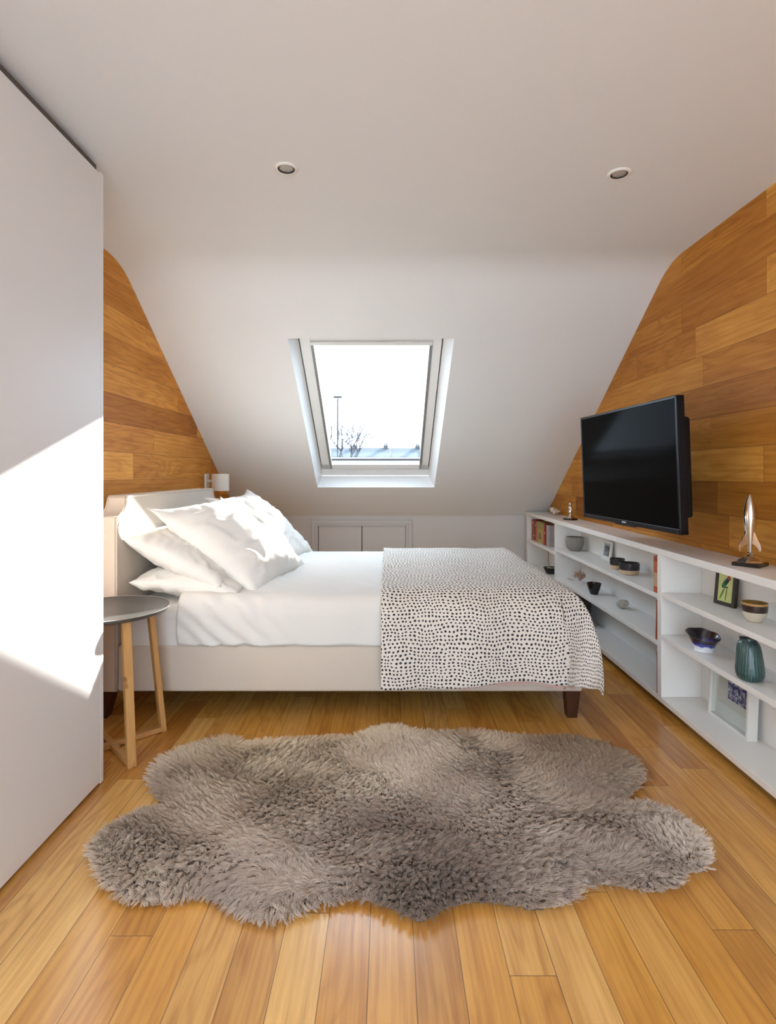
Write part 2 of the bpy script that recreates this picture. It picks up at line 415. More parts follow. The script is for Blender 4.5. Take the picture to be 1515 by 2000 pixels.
for y in (BY0+.045, BY1-.045):
    bm = NB(); bar(bm, (-1.285, y, 0), (-1.262, y, .1295), .05, .045, .072, .06, .002); obj('leg', bm, M['darkwood'], bed, world=True)

# ------------------------------------------------------------------ bedding
M['cotton'] = fabric('white_cotton', (.79, .762, .72), .85, 500, .12, .02, .1)
def n3(x, y, z): return noise.noise(Vector((x, y, z)))
def grid(bm, nu, nv, fn, uvfn=None):
    V = [[bm.verts.new(fn(i/nu, j/nv)) for j in range(nv+1)] for i in range(nu+1)]
    uv = bm.loops.layers.uv.new('UVMap') if uvfn else None
    for i in range(nu):
        for j in range(nv):
            f = bm.faces.new((V[i][j], V[i+1][j], V[i+1][j+1], V[i][j+1]))
            if uv:
                for l, (a, b) in zip(f.loops, ((i, j), (i+1, j), (i+1, j+1), (i, j+1))): l[uv].uv = uvfn(a/nu, b/nv)
    return V
# mattress with fitted sheet
bm = NB()
def rbox(u, v, x0, x1, y0, y1, z0, z1, r):
    pass
box(bm, BX0+.006, BX1-.01, BY0+.006, BY1-.006, .335-.045, .505, .05, 5)
bmesh.ops.subdivide_edges(bm, edges=[e for e in bm.edges if e.calc_length() > .2], cuts=40, use_grid_fill=True)
for v in bm.verts:
    c = v.co; k = min(1, max(0, (c.z-.33)/.05))
    v.co += Vector((0, -k*(.012*n3(c.x*9, c.z*14, 1)+.010*(1-2*abs(n3(c.x*11+c.z*9, c.z*16-c.x*5, 3)))), .008*k*n3(c.x*7, c.y*7, 4)))
solo('mattress', bm, M['cotton'], 'mattress in a creased white fitted sheet on the linen bed frame', 'mattress', smooth=60)
# duvet: swept across the bed
def sect(t, yf, yb, zt, zb0, zb1, r):
    """arc-length path: front hem up, over, down the far side"""
    L1 = zt-r-zb0; La = r*PI/2; L2 = yb-yf-2*r; L3 = zt-r-zb1
    T = L1+La+L2+La+L3; s = t*T
    if s < L1: return yf, zb0+s, 0, s
    s1 = s-L1
    if s1 < La: a = s1/r; return yf+r-r*math.cos(a), zt-r+r*math.sin(a), .5, s
    s1 -= La
    if s1 < L2: return yf+r+s1, zt, 1, s
    s1 -= L2
    if s1 < La: a = s1/r; return yb-r+r*math.sin(a), zt-r+r*math.cos(a), .5, s
    s1 -= La
    return yb, zt-r-s1, 0, s
DU0, DU1 = -.93, .745
def duv(u, v):
    x0 = DU0+.05*n3(v*7, 3, 2)
    x = x0+(DU1-x0)*u
    y, z, top, s = sect(v, BY0-.004, BY1+.004, .560, .336, .30, .065)
    # folds gathered at the head end of the near side
    g_ = math.exp(-((x+.72)/.20)**2)
    w1 = n3(x*5+y*2, y*4, .5)*.014+n3(x*14+s*6, y*10, 2.5)*.006
    fold = g_*(.014*math.sin((x*.9+z*1.0)*62+3*n3(x*4, z*6, 1))) if y < 2.62 else 0
    hem = .004*math.sin(x*26)*(1 if y < 2.6 else 0)
    crown = .012*math.sin(PI*min(1, max(0, (y-2.5)/1.3)))
    edge = max(0, 1-u/.04)
    if top == 1: z += crown+w1*.9-edge*.012
    elif y < 2.7: y += -abs(w1)*.6-fold*.6-.006*(1-top); z += hem*(.3 if top else 1)+.3*w1*(z > .40)
    else: y += abs(w1)*.4
    return Vector((x, y, max(z, .3355) if y < 2.7 else z))
bm = NB(); grid(bm, 170, 150, duv)
dv = obj('duvet', bm, M['cotton'], smooth=180)
md = dv.modifiers.new('thick', 'SOLIDIFY'); md.thickness = .016; md.offset = -1
tag(dv, 'white cotton duvet smoothed over the middle of the bed', 'duvet')

# dotted bedspread
g = G('dotted_cotton'); uvn = g.n('UVMap').outputs[0]; c = g.sep(uvn)
wu = g.math('MULTIPLY', g.math('SUBTRACT', g.noise(uvn, 5.0, 2), .5), .055)
wv_ = g.math('MULTIPLY', g.math('SUBTRACT', g.noise(g.comb(g.math('MULTIPLY', c[0], 1.0), c[1], 4.0), 7.0, 2), .5), .050)
U = g.math('MULTIPLY', g.math('ADD', c[0], wu), 1/.0172); V = g.math('MULTIPLY', g.math('ADD', c[1], wv_), 1/.0158)
row = g.math('FLOOR', V); fv = g.math('SUBTRACT', g.math('SUBTRACT', V, row), .5)
U = g.math('ADD', U, g.white(g.comb(row, 2, 5))); cl = g.math('FLOOR', U); fu = g.math('SUBTRACT', g.math('SUBTRACT', U, cl), .5)
j1 = g.math('MULTIPLY', g.math('SUBTRACT', g.white(g.comb(row, cl, 1)), .5), .22); j2 = g.math('MULTIPLY', g.math('SUBTRACT', g.white(g.comb(row, cl, 2)), .5), .22)
r_ = g.math('ADD', .235, g.math('MULTIPLY', g.white(g.comb(row, cl, 3)), .07))
a = g.math('ADD', fu, j1); b = g.math('ADD', fv, j2)
dd = g.math('SQRT', g.math('ADD', g.math('MULTIPLY', a, a), g.math('MULTIPLY', b, b)))
dot = g.maprange(g.math('SUBTRACT', dd, r_), -.05, .05, 1, 0)
g.put(g.b.inputs['Base Color'], g.mix(dot, (.80, .73, .655), (.030, .027, .034)))
g.b.inputs['Roughness'].default_value = .85; g.b.inputs['Specular IOR Level'].default_value = .2
g.bump(g.noise(g.coord(), 300, 2), .15, .001)
M['dots'] = g.m
M['pink'] = fabric('dusty_pink_lining', (.62, .40, .35))
QX0, QXE, QYE0, QYE1, QZ = -.030, .765, 2.553, 3.80, .585
TOPU = QXE-QX0; TOPV = QYE1-QYE0; DR = .46; DF = .50
def drop(d, off_max, r=.145):
    """d = cloth length past the edge -> (outward, downward)"""
    if d <= 0: return 0, 0
    La = r*PI/2*.9
    if d < La: a = d/r; return r*math.sin(a), r*(1-math.cos(a))
    a = La/r; ox, oz = r*math.sin(a), r*(1-math.cos(a))
    s = d-La; return ox+s*.085, oz+s*.99
def spread_pt(U_, V_, inset=0.0):
    """U_ metres from left hem, V_ metres measured from near top edge (negative = near drop)"""
    du = max(0, U_-TOPU); dn = max(0, -V_); df = max(0, V_-TOPV)
    dv = dn if dn > 0 else df; sg = -1 if dn > 0 else 1
    x = QX0+min(U_, TOPU); y = QYE0+min(max(V_, 0), TOPV)
    d = (du**10+dv**10)**.1 if du > 0 and dv > 0 else max(du, dv)
    o, zz = drop(d, .1)
    if du > 0 and dv > 0:
        th = math.atan2(dv, du); rr = (1/max(math.cos(th), math.sin(th)))**.85
        x += o*math.cos(th)*rr*(1.0 if th < PI/4 else 1.0); y += sg*o*math.sin(th)*rr
    elif du > 0: x += o
    elif dv > 0: y += sg*o
    # padding and soft quilting waves
    top = 1 if d == 0 else max(0, 1-d/.08)
    wv = n3(U_*4, V_*4, 7)*.012+n3(U_*13, V_*13, 3)*.004
    z = QZ-zz+wv*(.3+.7*top)+.006*top*math.sin(PI*min(1, max(0, V_/TOPV)))
    k = min(1, d/.15)
    if dv > 0: y += sg*k*(.010*math.sin(U_*17+1.2)*k+.010*n3(U_*5, V_*5, 2)+.006)
    if du > 0: x += k*(.014*math.sin(V_*13)*k+.010*n3(U_*5, V_*5, 9))
    return Vector((x+(-inset if du > 0 else 0), y+(inset if dn > 0 else 0), z))
def hemv(U_):   # near drop length along the hem
    return .500-.026*math.exp(-((U_-.66)/.26)**2)+.006*math.sin(U_*9)
NU, NV = 150, 190
def quv(u, v):
    U_ = u*(TOPU+DF); h = hemv(U_); return U_, -h+v*(h+TOPV+DR)
bm = NB(); grid(bm, NU, NV, lambda u, v: spread_pt(*quv(u, v)), quv)
bs = obj('bedspread', bm, M['dots'], smooth=180)
md = bs.modifiers.new('thick', 'SOLIDIFY'); md.thickness = .010; md.offset = -1
tag(bs, 'cream bedspread with rows of small black dots draped over the foot of the bed', 'bedspread')
bm = NB()
def lin(u, v):
    U_ = .30+u*.78; h = hemv(U_)+.016*math.sin(PI*u)**.5+.004*math.sin(u*23)
    return spread_pt(min(U_, TOPU+.18), -(h-v*.12), .014)
grid(bm, 60, 8, lin)
ln = obj('lining', bm, M['pink'], bs, smooth=180, label='dusty pink lining showing below the hem')

# pillows
def pillow(name, wx, wy, t, mat4, label, group, seed, pin=.05, ear=.0, wr=1.0, pe=2.6, pq=.52):
    bm = NB(); N = 64
    def P(u, v, sg):
        a = 2*u-1; b = 2*v-1
        prof_ = max(0, (1-abs(a)**pe)*(1-abs(b)**pe))**pq
        x = wx/2*a*(1-pin*(1-b*b)+ear*abs(a*b)**6); y = wy/2*b*(1-pin*(1-a*a)+ear*abs(a*b)**6)
        e = 1-prof_
        # creases running inwards from seams, broad dents, fine crumple
        c1 = n3(x*26+seed, y*7, sg*2+seed)*abs(b)**2+n3(x*7+seed, y*26, sg*3+seed)*abs(a)**2
        c2 = n3(x*7+seed*3, y*7, sg+seed); c3 = 1-abs(n3(x*16+2.5*n3(x*6, y*6, seed), y*8+1.5*n3(x*4, y*8, seed+2)+seed, sg*1.7))*2.2
        z = sg*(t/2*prof_+wr*(.011*c1*min(1, e*2.2)*min(1, prof_*3)+.010*c2*prof_+.0085*c3*min(1, prof_*2)))
        edgew = .010*wr*n3(a*5+seed, b*5, 8)*e
        return Vector((x+.006*n3(x*9, y*9, seed+5), y, z+edgew))
    V = {}
    for sg in (1, -1):
        for i in range(N+1):
            for j in range(N+1):
                bd = i in (0, N) or j in (0, N)
                if bd and sg == -1: V[(i, j, -1)] = V[(i, j, 1)]
                else: V[(i, j, sg)] = bm.verts.new(P(i/N, j/N, sg if not bd else 1))
        for i in range(N):
            for j in range(N):
                q = [V[(i, j, sg)], V[(i+1, j, sg)], V[(i+1, j+1, sg)], V[(i, j+1, sg)]]
                bm.faces.new(q if sg == 1 else q[::-1])
    o = obj(name, bm, M['cotton'], smooth=180); o.matrix_world = mat4
    return tag(o, label, 'pillow', group)
def frame_m(center, xdir, ydir):
    x = Vector(xdir).normalized(); y = Vector(ydir); y = (y-x*y.dot(x)).normalized(); z = x.cross(y)
    return Matrix(((x.x, y.x, z.x, center[0]), (x.y, y.y, z.y, center[1]), (x.z, y.z, z.z, center[2]), (0, 0, 0, 1)))
PG = 'white pillows against the headboard'
pillow('pillow', .50, .70, .15, frame_m((-.925, 2.85, .575), (1, 0, -.10), (0, 1, 0)), 'flat white pillow lying lowest, directly on the sheet by the side table', PG, 1.3)
pillow('pillow', .50, .70, .17, frame_m((-.985, 2.86, .690), (1, 0, -.48), (0, 1, 0)), 'white pillow tilted on top of the flat one, under the big square pillow', PG, 5.1)
pillow('pillow', .63, .64, .33, frame_m((-.790, 2.925, .730), (1, -.16, -.76), (.02, 1, .16)), 'large square white pillow nearest the camera, sunlit across its middle', PG, 9.7, .06, .16, 1.1, 2.1, .60)
pillow('pillow', .60, .62, .19, frame_m((-.790, 3.56, .745), (1, -.06, -.93), (.08, 1, .07)), 'large square white pillow standing behind the nearer square one', PG, 14.2, .08, .15, 1.3)

# ------------------------------------------------------------------ side table
g = G('bamboo'); c = g.sep(g.coord()); f = g.noise(g.comb(g.math('MULTIPLY', c[0], 90), g.math('MULTIPLY', c[1], 90), g.math('MULTIPLY', c[2], 5)), 1, 3)
sp = g.noise(g.comb(g.math('MULTIPLY', c[0], 25), g.math('MULTIPLY', c[1], 25), g.math('MULTIPLY', c[2], 14)), 1, 1)
cc = g.mix(f, (.50, .25, .075), (.68, .40, .16)); cc = g.mix(g.maprange(sp, .68, .74), cc, (.30, .13, .03))
g.put(g.b.inputs['Base Color'], cc); g.b.inputs['Roughness'].default_value = .4; g.b.inputs['Coat Weight'].default_value = .2; M['bamboo'] = g.m
M['slate'] = simple('dark_grey_lacquer', (.085, .082, .078), .34, var=.05)
M['slateedge'] = simple('pale_metal_rim', (.55, .54, .52), .25, .8)
TX, TY, TH = -1.105, 2.215, .562
st = thing('side_table', 'round side table with a dark grey top and crossed bamboo legs beside the bed', 'side table', (TX, TY, 0))
bm = NB(); R = .218
lathe(bm, [(0, TH-.024), (R-.03, TH-.024), (R-.008, TH-.015), (R, TH-.004), (R, TH-.001), (R-.002, TH), (R-.006, TH-.003), (R-.012, TH-.006), (0, TH-.006)], 72)
tt = obj('tabletop', bm, M['slate'], st, smooth=40)
bm = NB(); lathe(bm, [(R-.0015, TH-.0035), (R+.0008, TH-.003), (R+.0008, TH-.0002), (R-.001, TH+.0008), (R-.003, TH-.0005)], 72)
obj('rim', bm, M['slateedge'], tt, smooth=40)
for i, (sx, sy) in enumerate(((1, -1), (1, 1), (-1, 1), (-1, -1))):
    bm = NB()
    Mr = Matrix.Rotation(math.atan2(sy, sx), 4, 'Z')
    # leg leaning in; rectangular section turned to the diagonal
    vs = []
    for (r, z) in ((.205, .0), (.150, TH-.0245)):
        for a, b in ((-.011, -.016), (.011, -.016), (.011, .016), (-.011, .016)): vs.append(bm.verts.new(Mr @ Vector((r+a, b, z))))
    for f in ((3, 2, 1, 0), (4, 5, 6, 7), (0, 1, 5, 4), (1, 2, 6, 5), (2, 3, 7, 6), (3, 0, 4, 7)): bm.faces.new([vs[k] for k in f])
    bmesh.ops.bevel(bm, geom=list(bm.edges), offset=.0018, segments=2, affect='EDGES')
    obj('leg', bm, M['bamboo'], st)
for k in range(2):
    bm = NB(); Mr = Matrix.Rotation(PI/4+k*PI/2, 4, 'Z'); z0 = .002+k*.0
    box(bm, -.193, .193, -.013, .013, .003, .024-k*.001, .0015, M=Mr); obj('cross_bar', bm, M['bamboo'], st)

# ------------------------------------------------------------------ wall lamp
M['shade'] = simple('white_ceramic_shade', (.85, .82, .77), .5, var=.01)
wl = thing('wall_lamp', 'small white cylindrical reading lamp on the wood wall beyond the headboard', 'wall lamp', (XL, 4.20, .97))
bm = NB(); box(bm, 0, .018, -.035, .035, .005, .125, .004); obj('wall_plate', bm, M['shade'], wl)
bm = NB(); tube(bm, [(.018, 0, .07), (.05, 0, .07)], .008); obj('arm', bm, M['shade'], wl, smooth=40)
bm = NB(); lathe(bm, [(.060, 0), (.064, 0), (.064, .128), (.060, .128), (.060, 0)], 48, c=(.113, 0, -.004)); obj('lamp_shade', bm, M['shade'], wl, smooth=40)
bm = NB(); lathe(bm, [(0, .03), (.015, .035), (.022, .055), (.018, .08), (.012, .10), (0, .105)], 20, c=(.113, 0, 0)); tube(bm, [(.05, 0, .07), (.10, 0, .08)], .006); obj('bulb', bm, M['shade'], wl, smooth=60)

# ------------------------------------------------------------------ television
M['tvblack'] = simple('black_plastic', (.008, .008, .009), .5, var=.1, spec=.2)
M['tvbezel'] = simple('gloss_black_bezel', (.008, .009, .012), .3, var=.1, spec=.2)
g = G('screen_glass'); g.put(g.b.inputs['Base Color'], g.mix(g.noise(g.coord(), 3), (.006, .0055, .005), (.007, .006, .006))); g.b.inputs['Roughness'].default_value = .10; g.b.inputs['Specular IOR Level'].default_value = .3; g.b.inputs['IOR'].default_value = 1.07; M['screen'] = g.m
M['logo'] = simple('silver_mark', (.7, .7, .7), .3, .6)
TVW, TVH = .925, .560
pL = Vector((1.112, 3.125, 0)); pR = Vector((1.172, 2.215, 0))
tv = thing('television', 'flat black television on the wood wall, angled out on a bracket above the shelves', 'television', ((pL.x+pR.x)/2, (pL.y+pR.y)/2, .852))
# local frame: +X along the screen from the far edge to the near edge, -Y... out of the screen
ex = (pR-pL).normalized(); up0 = Vector((0, 0, 1)); nrm = ex.cross(up0).normalized()     # candidate normal
if nrm.x > 0: nrm = -nrm
up = (up0+nrm*.035).normalized(); nrm = (nrm-up*nrm.dot(up)).normalized()
R3 = Matrix((ex, nrm, up)).transposed()
tv.rotation_euler = R3.to_euler()
# if handedness flipped fix by mirroring x
flip = R3.determinant() < 0
if flip:
    ex = -ex; R3 = Matrix((ex, nrm, up)).transposed(); tv.rotation_euler = R3.to_euler()
bm = NB(); w2 = TVW/2; bz = .012
box(bm, -w2, -w2+bz, -.030, .004, 0, TVH, .002); box(bm, w2-bz, w2, -.030, .004, 0, TVH, .002)
box(bm, -w2, w2, -.030, .004, TVH-bz, TVH, .002); box(bm, -w2, w2, -.030, .004, 0, .022, .002); box(bm, -.09, .09, -.02, .004, -.006, .004, .003)
obj('bezel', bm, M['tvbezel'], tv)
bm = NB(); box(bm, -w2+bz-.001, w2-bz+.001, -.012, .0005, .021, TVH-bz+.001); obj('screen', bm, M['screen'], tv)
bm = NB(); box(bm, -w2+.004, w2-.004, -.030, -.0125, .004, TVH-.004, .003); box(bm, -.40, .40, -.095, -.028, .06, .48, .014, 3); obj('back_housing', bm, M['tvblack'], tv, smooth=40)
bm = NB()
for k, cx in enumerate((-.018, -.010, -.002, .006, .014)): box(bm, cx-.003, cx+.003, .0035, .0048, .008, .015)
obj('logo', bm, M['logo'], tv, label='small silver maker mark under the screen')
bm = NB()
box(bm, -.11, .11, -.106, -.096, .13, .35, .002); 
bm2 = bm
obj('mount_plate', bm, M['tvblack'], tv)
bm = NB(); cT = rootloc(tv)
box(bm, XR-.016, XR-.002, cT.y+.08, cT.y+.20, 1.05, 1.25, .003)
tube(bm, [(XR-.010, cT.y+.14, 1.15), (1.36, cT.y+.18, 1.15), (cT.x+.115, cT.y+.06, 1.13)], .016, 8)
wb = obj('wall_bracket', bm, M['tvblack'], tv, world=False, smooth=40)
bpy.context.view_layer.update()
wb.data.transform(tv.matrix_world.inverted() if False else (Matrix.Translation(tv.location) @ R3.to_4x4()).inverted())

# ------------------------------------------------------------------ ceiling spotlights
M['chrome'] = simple('brushed_nickel', (.62, .60, .57), .3, .9)
M['lampglass'] = simple('frosted_lamp_face', (.45, .42, .38), .25)
for (x, y, lb, tilt) in ((-.365, 1.985, 'recessed round ceiling spotlight on the left, nearer the wardrobe', 0), (.844, 2.02, 'recessed round ceiling spotlight on the right, nearer the wood wall', .18)):
    s_ = thing('ceiling_spotlight', lb, 'spotlight', (x, y, HC), 'recessed ceiling spotlights')
    bm = NB(); lathe(bm, [(.030, -.001), (.031, -.006), (.036, -.007), (.041, -.004), (.042, -.0005)], 48); obj('trim_ring', bm, M['shade'], s_, smooth=50)
    bm = NB(); lathe(bm, [(.0305, -.003), (.0295, -.0052), (.0250, -.0028), (.0245, -.0012), (.0305, -.001)], 40); obj('baffle', bm, M['seal'], s_, smooth=50)
    bm = NB(); lathe(bm, [(0, -.0045), (.012, -.0042), (.020, -.003), (.0245, -.0015)], 32, fn=lambda a, r, z: (r, z+.0006*math.sin(a*8))); o = obj('lamp', bm, M['lampglass'], s_, smooth=40)

# ------------------------------------------------------------------ sheepskin rug
OUT = [(289,1517),(293,1487),(327,1462),(379,1444),(430,1427),(460,1431),(482,1442),(533,1433),(611,1427),(688,1427),(731,1410),(765,1404),(808,1416),(860,1423),(911,1416),(988,1423),(1057,1427),(1117,1427),(1177,1438),(1237,1462),(1263,1492),(1254,1522),(1220,1545),(1272,1562),(1332,1592),(1383,1635),(1399,1672),(1388,1698),(1349,1710),(1332,1736),(1280,1749),(1220,1736),(1147,1732),(1143,1758),(1091,1777),(1040,1782),(980,1771),(928,1765),(877,1779),(842,1801),(817,1807),(782,1790),(731,1766),(679,1759),(619,1771),(568,1790),(516,1799),(473,1788),(430,1762),(388,1749),(336,1758),(267,1765),(216,1749),(186,1723),(163,1680),(169,1646),(203,1616),(259,1586),(319,1556),(297,1543)]
def floor_pt(px, py, h):
    Z = (EYE-h)*FPX/(py-HY); return ((px-CX)*Z/FPX, Z)
poly2 = np.array([floor_pt(px, py, .045 if py < 1560 else (.02 if py < 1700 else .012)) for px, py in OUT])
cen = poly2.mean(0)
def seg_dist(P, poly_):
    best = np.full(len(P), 9.0); grad = np.zeros((len(P), 2))
    n = len(poly_)
    for i in range(n):
        A = poly_[i]; B = poly_[(i+1) % n]; d = B-A; t = np.clip(((P-A) @ d)/(d @ d), 0, 1)
        q = A+t[:, None]*d; v = P-q; r = np.hypot(v[:, 0], v[:, 1]); m = r < best
        best[m] = r[m]; grad[m] = (v/np.maximum(r, 1e-6)[:, None])[m]
    return best, grad
def inside(P, poly_):
    c = np.zeros(len(P), bool); n = len(poly_)
    for i in range(n):
        x1, y1 = poly_[i]; x2, y2 = poly_[(i+1) % n]
        k = ((y1 > P[:, 1]) != (y2 > P[:, 1])) & (P[:, 0] < (x2-x1)*(P[:, 1]-y1)/(y2-y1+1e-12)+x1)
        c ^= k
    return c
rng = np.random.default_rng(7)
class SN:   # smooth numpy noise from random sines
    def __init__(s, f, k=9, seed=0):
        r = np.random.default_rng(seed); a = r.uniform(0, 2*PI, k); fr = f*r.uniform(.5, 1.6, k)
        s.kx = np.cos(a)*fr; s.ky = np.sin(a)*fr; s.ph = r.uniform(0, 2*PI, k); s.k = k
    def __call__(s, P): return np.sin(P[:, :1]*s.kx+P[:, 1:]*s.ky+s.ph).sum(1)/math.sqrt(s.k/2)/1.6
def thick(d): return .020*np.clip(d/.09, 0, 1)**.6
rug = thing('sheepskin_rug', 'large taupe brown sheepskin rug with scalloped edges on the oak floor beside the bed', 'rug', (float(cen[0]), float(cen[1]), 0))
# leather back with a soft raised body
gx = np.arange(poly2[:, 0].min(), poly2[:, 0].max(), .012); gy = np.arange(poly2[:, 1].min(), poly2[:, 1].max(), .012)
XX, YY = np.meshgrid(gx, gy, indexing='ij'); PP = np.stack([XX.ravel(), YY.ravel()], 1)
ins = inside(PP, poly2); dd_, _ = seg_dist(PP, poly2); ok = (ins & (dd_ > .016)).reshape(XX.shape); dg = dd_.reshape(XX.shape)
lump = SN(14, seed=3)(PP).reshape(XX.shape)
bm = NB(); VV = {}
def rv(i, j):
    if (i, j) not in VV: VV[(i, j)] = bm.verts.new((gx[i]-cen[0], gy[j]-cen[1], .003+float(thick(max(0, dg[i, j]-.016)))+.003*float(lump[i, j])*min(1, dg[i, j]/.08)))
    return VV[(i, j)]
for i in range(len(gx)-1):
    for j in range(len(gy)-1):
        if ok[i, j] and ok[i+1, j] and ok[i, j+1] and ok[i+1, j+1]: bm.faces.new((rv(i, j), rv(i+1, j), rv(i+1, j+1), rv(i, j+1)))
M['hide'] = simple('taupe_hide', (.17, .13, .105), .95, var=.2, scale=8)
ex_ = bmesh.ops.extrude_face_region(bm, geom=list(bm.faces)); 
for v in [g_ for g_ in ex_['geom'] if isinstance(g_, bmesh.types.BMVert)]: v.co.z = .001
obj('hide', bm, M['hide'], rug, smooth=180)
# wool
NS = 300000
P = []
while sum(len(p) for p in P) < NS:
    q = np.stack([rng.uniform(poly2[:, 0].min(), poly2[:, 0].max(), 400000), rng.uniform(poly2[:, 1].min(), poly2[:, 1].max(), 400000)], 1)
    q = q[inside(q, poly2)]; P.append(q)
P = np.concatenate(P)[:int(NS*1.06)]
d_, g_in = seg_dist(P, poly2); k = d_ > .020; P = P[k][:NS]; d_ = d_[k][:NS]; g_in = g_in[k][:NS]; N = len(P)
out = -g_in
# clumps
cs = .0105
ci = np.floor((P+rng.normal(0, .0015, P.shape))/cs)
h1 = np.sin(ci[:, 0]*127.1+ci[:, 1]*311.7)*43758.5453; h1 -= np.floor(h1)
h2 = np.sin(ci[:, 0]*269.5+ci[:, 1]*183.3)*43758.5453; h2 -= np.floor(h2)
h3 = np.sin(ci[:, 0]*419.2+ci[:, 1]*371.9)*43758.5453; h3 -= np.floor(h3)
cc_ = (ci+.5+.5*np.stack([h1-.5, h2-.5], 1))*cs
ang = 2.4*SN(6, seed=11)(P)+.9*SN(22, seed=12)(P)-PI/2+ (h3-.5)*1.5
flow = np.stack([np.cos(ang), np.sin(ang)], 1)
we = np.clip(1-d_/.10, 0, 1)[:, None]**1.3
direc = flow*(1-we)+out*we*1.4; direc /= np.maximum(np.hypot(direc[:, 0], direc[:, 1]), 1e-6)[:, None]
curly = np.clip(.5+.5*SN(3.5, seed=5)(P)+ (2.0-P[:, 1])*.9, 0, 1)      # tighter curls towards the near side
L = (.050-.012*curly)*(1+.16*SN(9, seed=2)(P))*rng.uniform(.75, 1.1, N)*(.85+.3*h1)
lean = np.clip(.62+.22*SN(7, seed=8)(P)+.25*we[:, 0]+(h2-.5)*.3, .25, .97)
K = 6; pos = np.zeros((N, K, 3)); z0 = thick(np.maximum(0, d_-.016))
ph = h1*2*PI+rng.normal(0, .35, N)
side = np.stack([-direc[:, 1], direc[:, 0]], 1)
for i in range(K):
    t = i/(K-1)
    hor = L*lean*(t**1.35); ver = L*np.sqrt(np.clip(1-lean**2, .03, 1))*(t-.18*t*t*(1+we[:, 0]))
    xy = P+(cc_-P)*((.32+.34*h2)*t)[:, None]+direc*hor[:, None]
    amp = (.0012+.0032*curly)*t
    xy = xy+side*(amp*np.sin(ph+t*6.0))[:, None]+direc*(amp*np.cos(ph+t*6.0)*.8)[:, None]
    pos[:, i, :2] = xy-cen; pos[:, i, 2] = np.maximum(.002, z0+ver+amp*np.cos(ph*1.7+t*7)*.7)
hc = bpy.data.hair_curves.new('wool_pile'); hc.add_curves([K]*N)
hc.attributes['position'].data.foreach_set('vector', pos.reshape(-1).astype(np.float32))
ra = hc.attributes.get('radius') or hc.attributes.new('radius', 'FLOAT', 'POINT')
rr = np.tile(np.array([.0007, .00075, .0007, .0006, .00045, .0002]), N); ra.data.foreach_set('value', rr.astype(np.float32))
ta = hc.attributes.new('tint', 'FLOAT', 'CURVE')
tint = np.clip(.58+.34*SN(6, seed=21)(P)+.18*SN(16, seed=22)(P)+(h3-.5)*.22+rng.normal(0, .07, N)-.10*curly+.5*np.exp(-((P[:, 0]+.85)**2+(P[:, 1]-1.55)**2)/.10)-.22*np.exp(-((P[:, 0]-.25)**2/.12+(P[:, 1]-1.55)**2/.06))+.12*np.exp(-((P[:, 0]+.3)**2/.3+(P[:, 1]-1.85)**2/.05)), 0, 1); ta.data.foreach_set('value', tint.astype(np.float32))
wa = hc.attributes.new('warm', 'FLOAT', 'CURVE')
warm = np.clip(.5+.5*SN(4, seed=31)(P)+(P[:, 1]-1.9)*1.2, 0, 1); wa.data.foreach_set('value', warm.astype(np.float32))
g = G('taupe_wool'); at = g.n('Attribute', attribute_name='tint'); aw = g.n('Attribute', attribute_name='warm')
cold = g.ramp(at.outputs['Fac'], [(0, (.33, .25, .205)), (.5, (.62, .50, .42)), (1, (.92, .79, .68))])
hot = g.ramp(at.outputs['Fac'], [(0, (.38, .27, .18)), (.5, (.72, .555, .385)), (1, (.97, .83, .62))])
g.put(g.b.inputs['Base Color'], g.mix(aw.outputs['Fac'], cold, hot)); g.b.inputs['Roughness'].default_value = .75; g.b.inputs['Specular IOR Level'].default_value = .25
g.b.inputs['Sheen Weight'].default_value = .15
hc.materials.append(g.m)
wo = bpy.data.objects.new('wool_pile', hc); COL.objects.link(wo); wo.parent = rug; wo['kind'] = 'stuff'

# ------------------------------------------------------------------ things on top of the shelves
M['shell'] = simple('cream_shell', (.78, .70, .60), .5, var=.12, scale=60)
bm = NB()   # white shell: a coiled, flared body
pts = []; rad = []
for i in range(34):
    t = i/33; a = t*2.6*PI; r = .008+.017*t
    pts.append((r*math.cos(a)*1.0-.010*t+.012, -.028+.052*t, .026+r*math.sin(a)*.75)); rad.append(.006+.016*t**1.1)
tube(bm, pts, rad, 16); bmesh.ops.transform(bm, matrix=Matrix.Translation((1.385, 4.60, HT)) @ Matrix.Rotation(.7, 4, 'Z') @ Matrix.Diagonal((1.5, 1.1, .95, 1)), verts=bm.verts)
zmin = min(v.co.z for v in bm.verts); bmesh.ops.translate(bm, verts=bm.verts, vec=(0, 0, HT-zmin))
solo('seashell', bm, M['shell'], 'cream white seashell at the far end of the shelf top', 'shell', smooth=180)
M['steel'] = simple('polished_steel', (.72, .70, .67), .13, 1, var=.05)
M['blackgloss'] = simple('black_lacquer', (.012, .009, .009), .18, var=.2)
fg = thing('figurine', 'small silver standing figure on a round black base near the television', 'figurine', (1.365, 4.14, HT))
bm = NB(); lathe(bm, [(0, 0), (.052, 0), (.055, .004), (.052, .010), (.040, .013), (0, .014)], 36); obj('base', bm, M['blackgloss'], fg, smooth=40)
bm = NB(); lathe(bm, [(0, .014), (.030, .014), (.026, .020), (.012, .028), (.009, .036), (.012, .050), (.016, .062), (.011, .074), (.012, .082), (.017, .092), (.014, .100), (.006, .106), (.010, .112), (.012, .119), (.009, .127), (0, .131)], 24)
tube(bm, [(0, -.016, .096), (0, -.024, .080), (.006, -.016, .066)], [.005, .004, .003], 8); tube(bm, [(0, .016, .096), (0, .024, .080), (.006, .016, .066)], [.005, .004, .003], 8)
obj('figure', bm, M['steel'], fg, smooth=50)
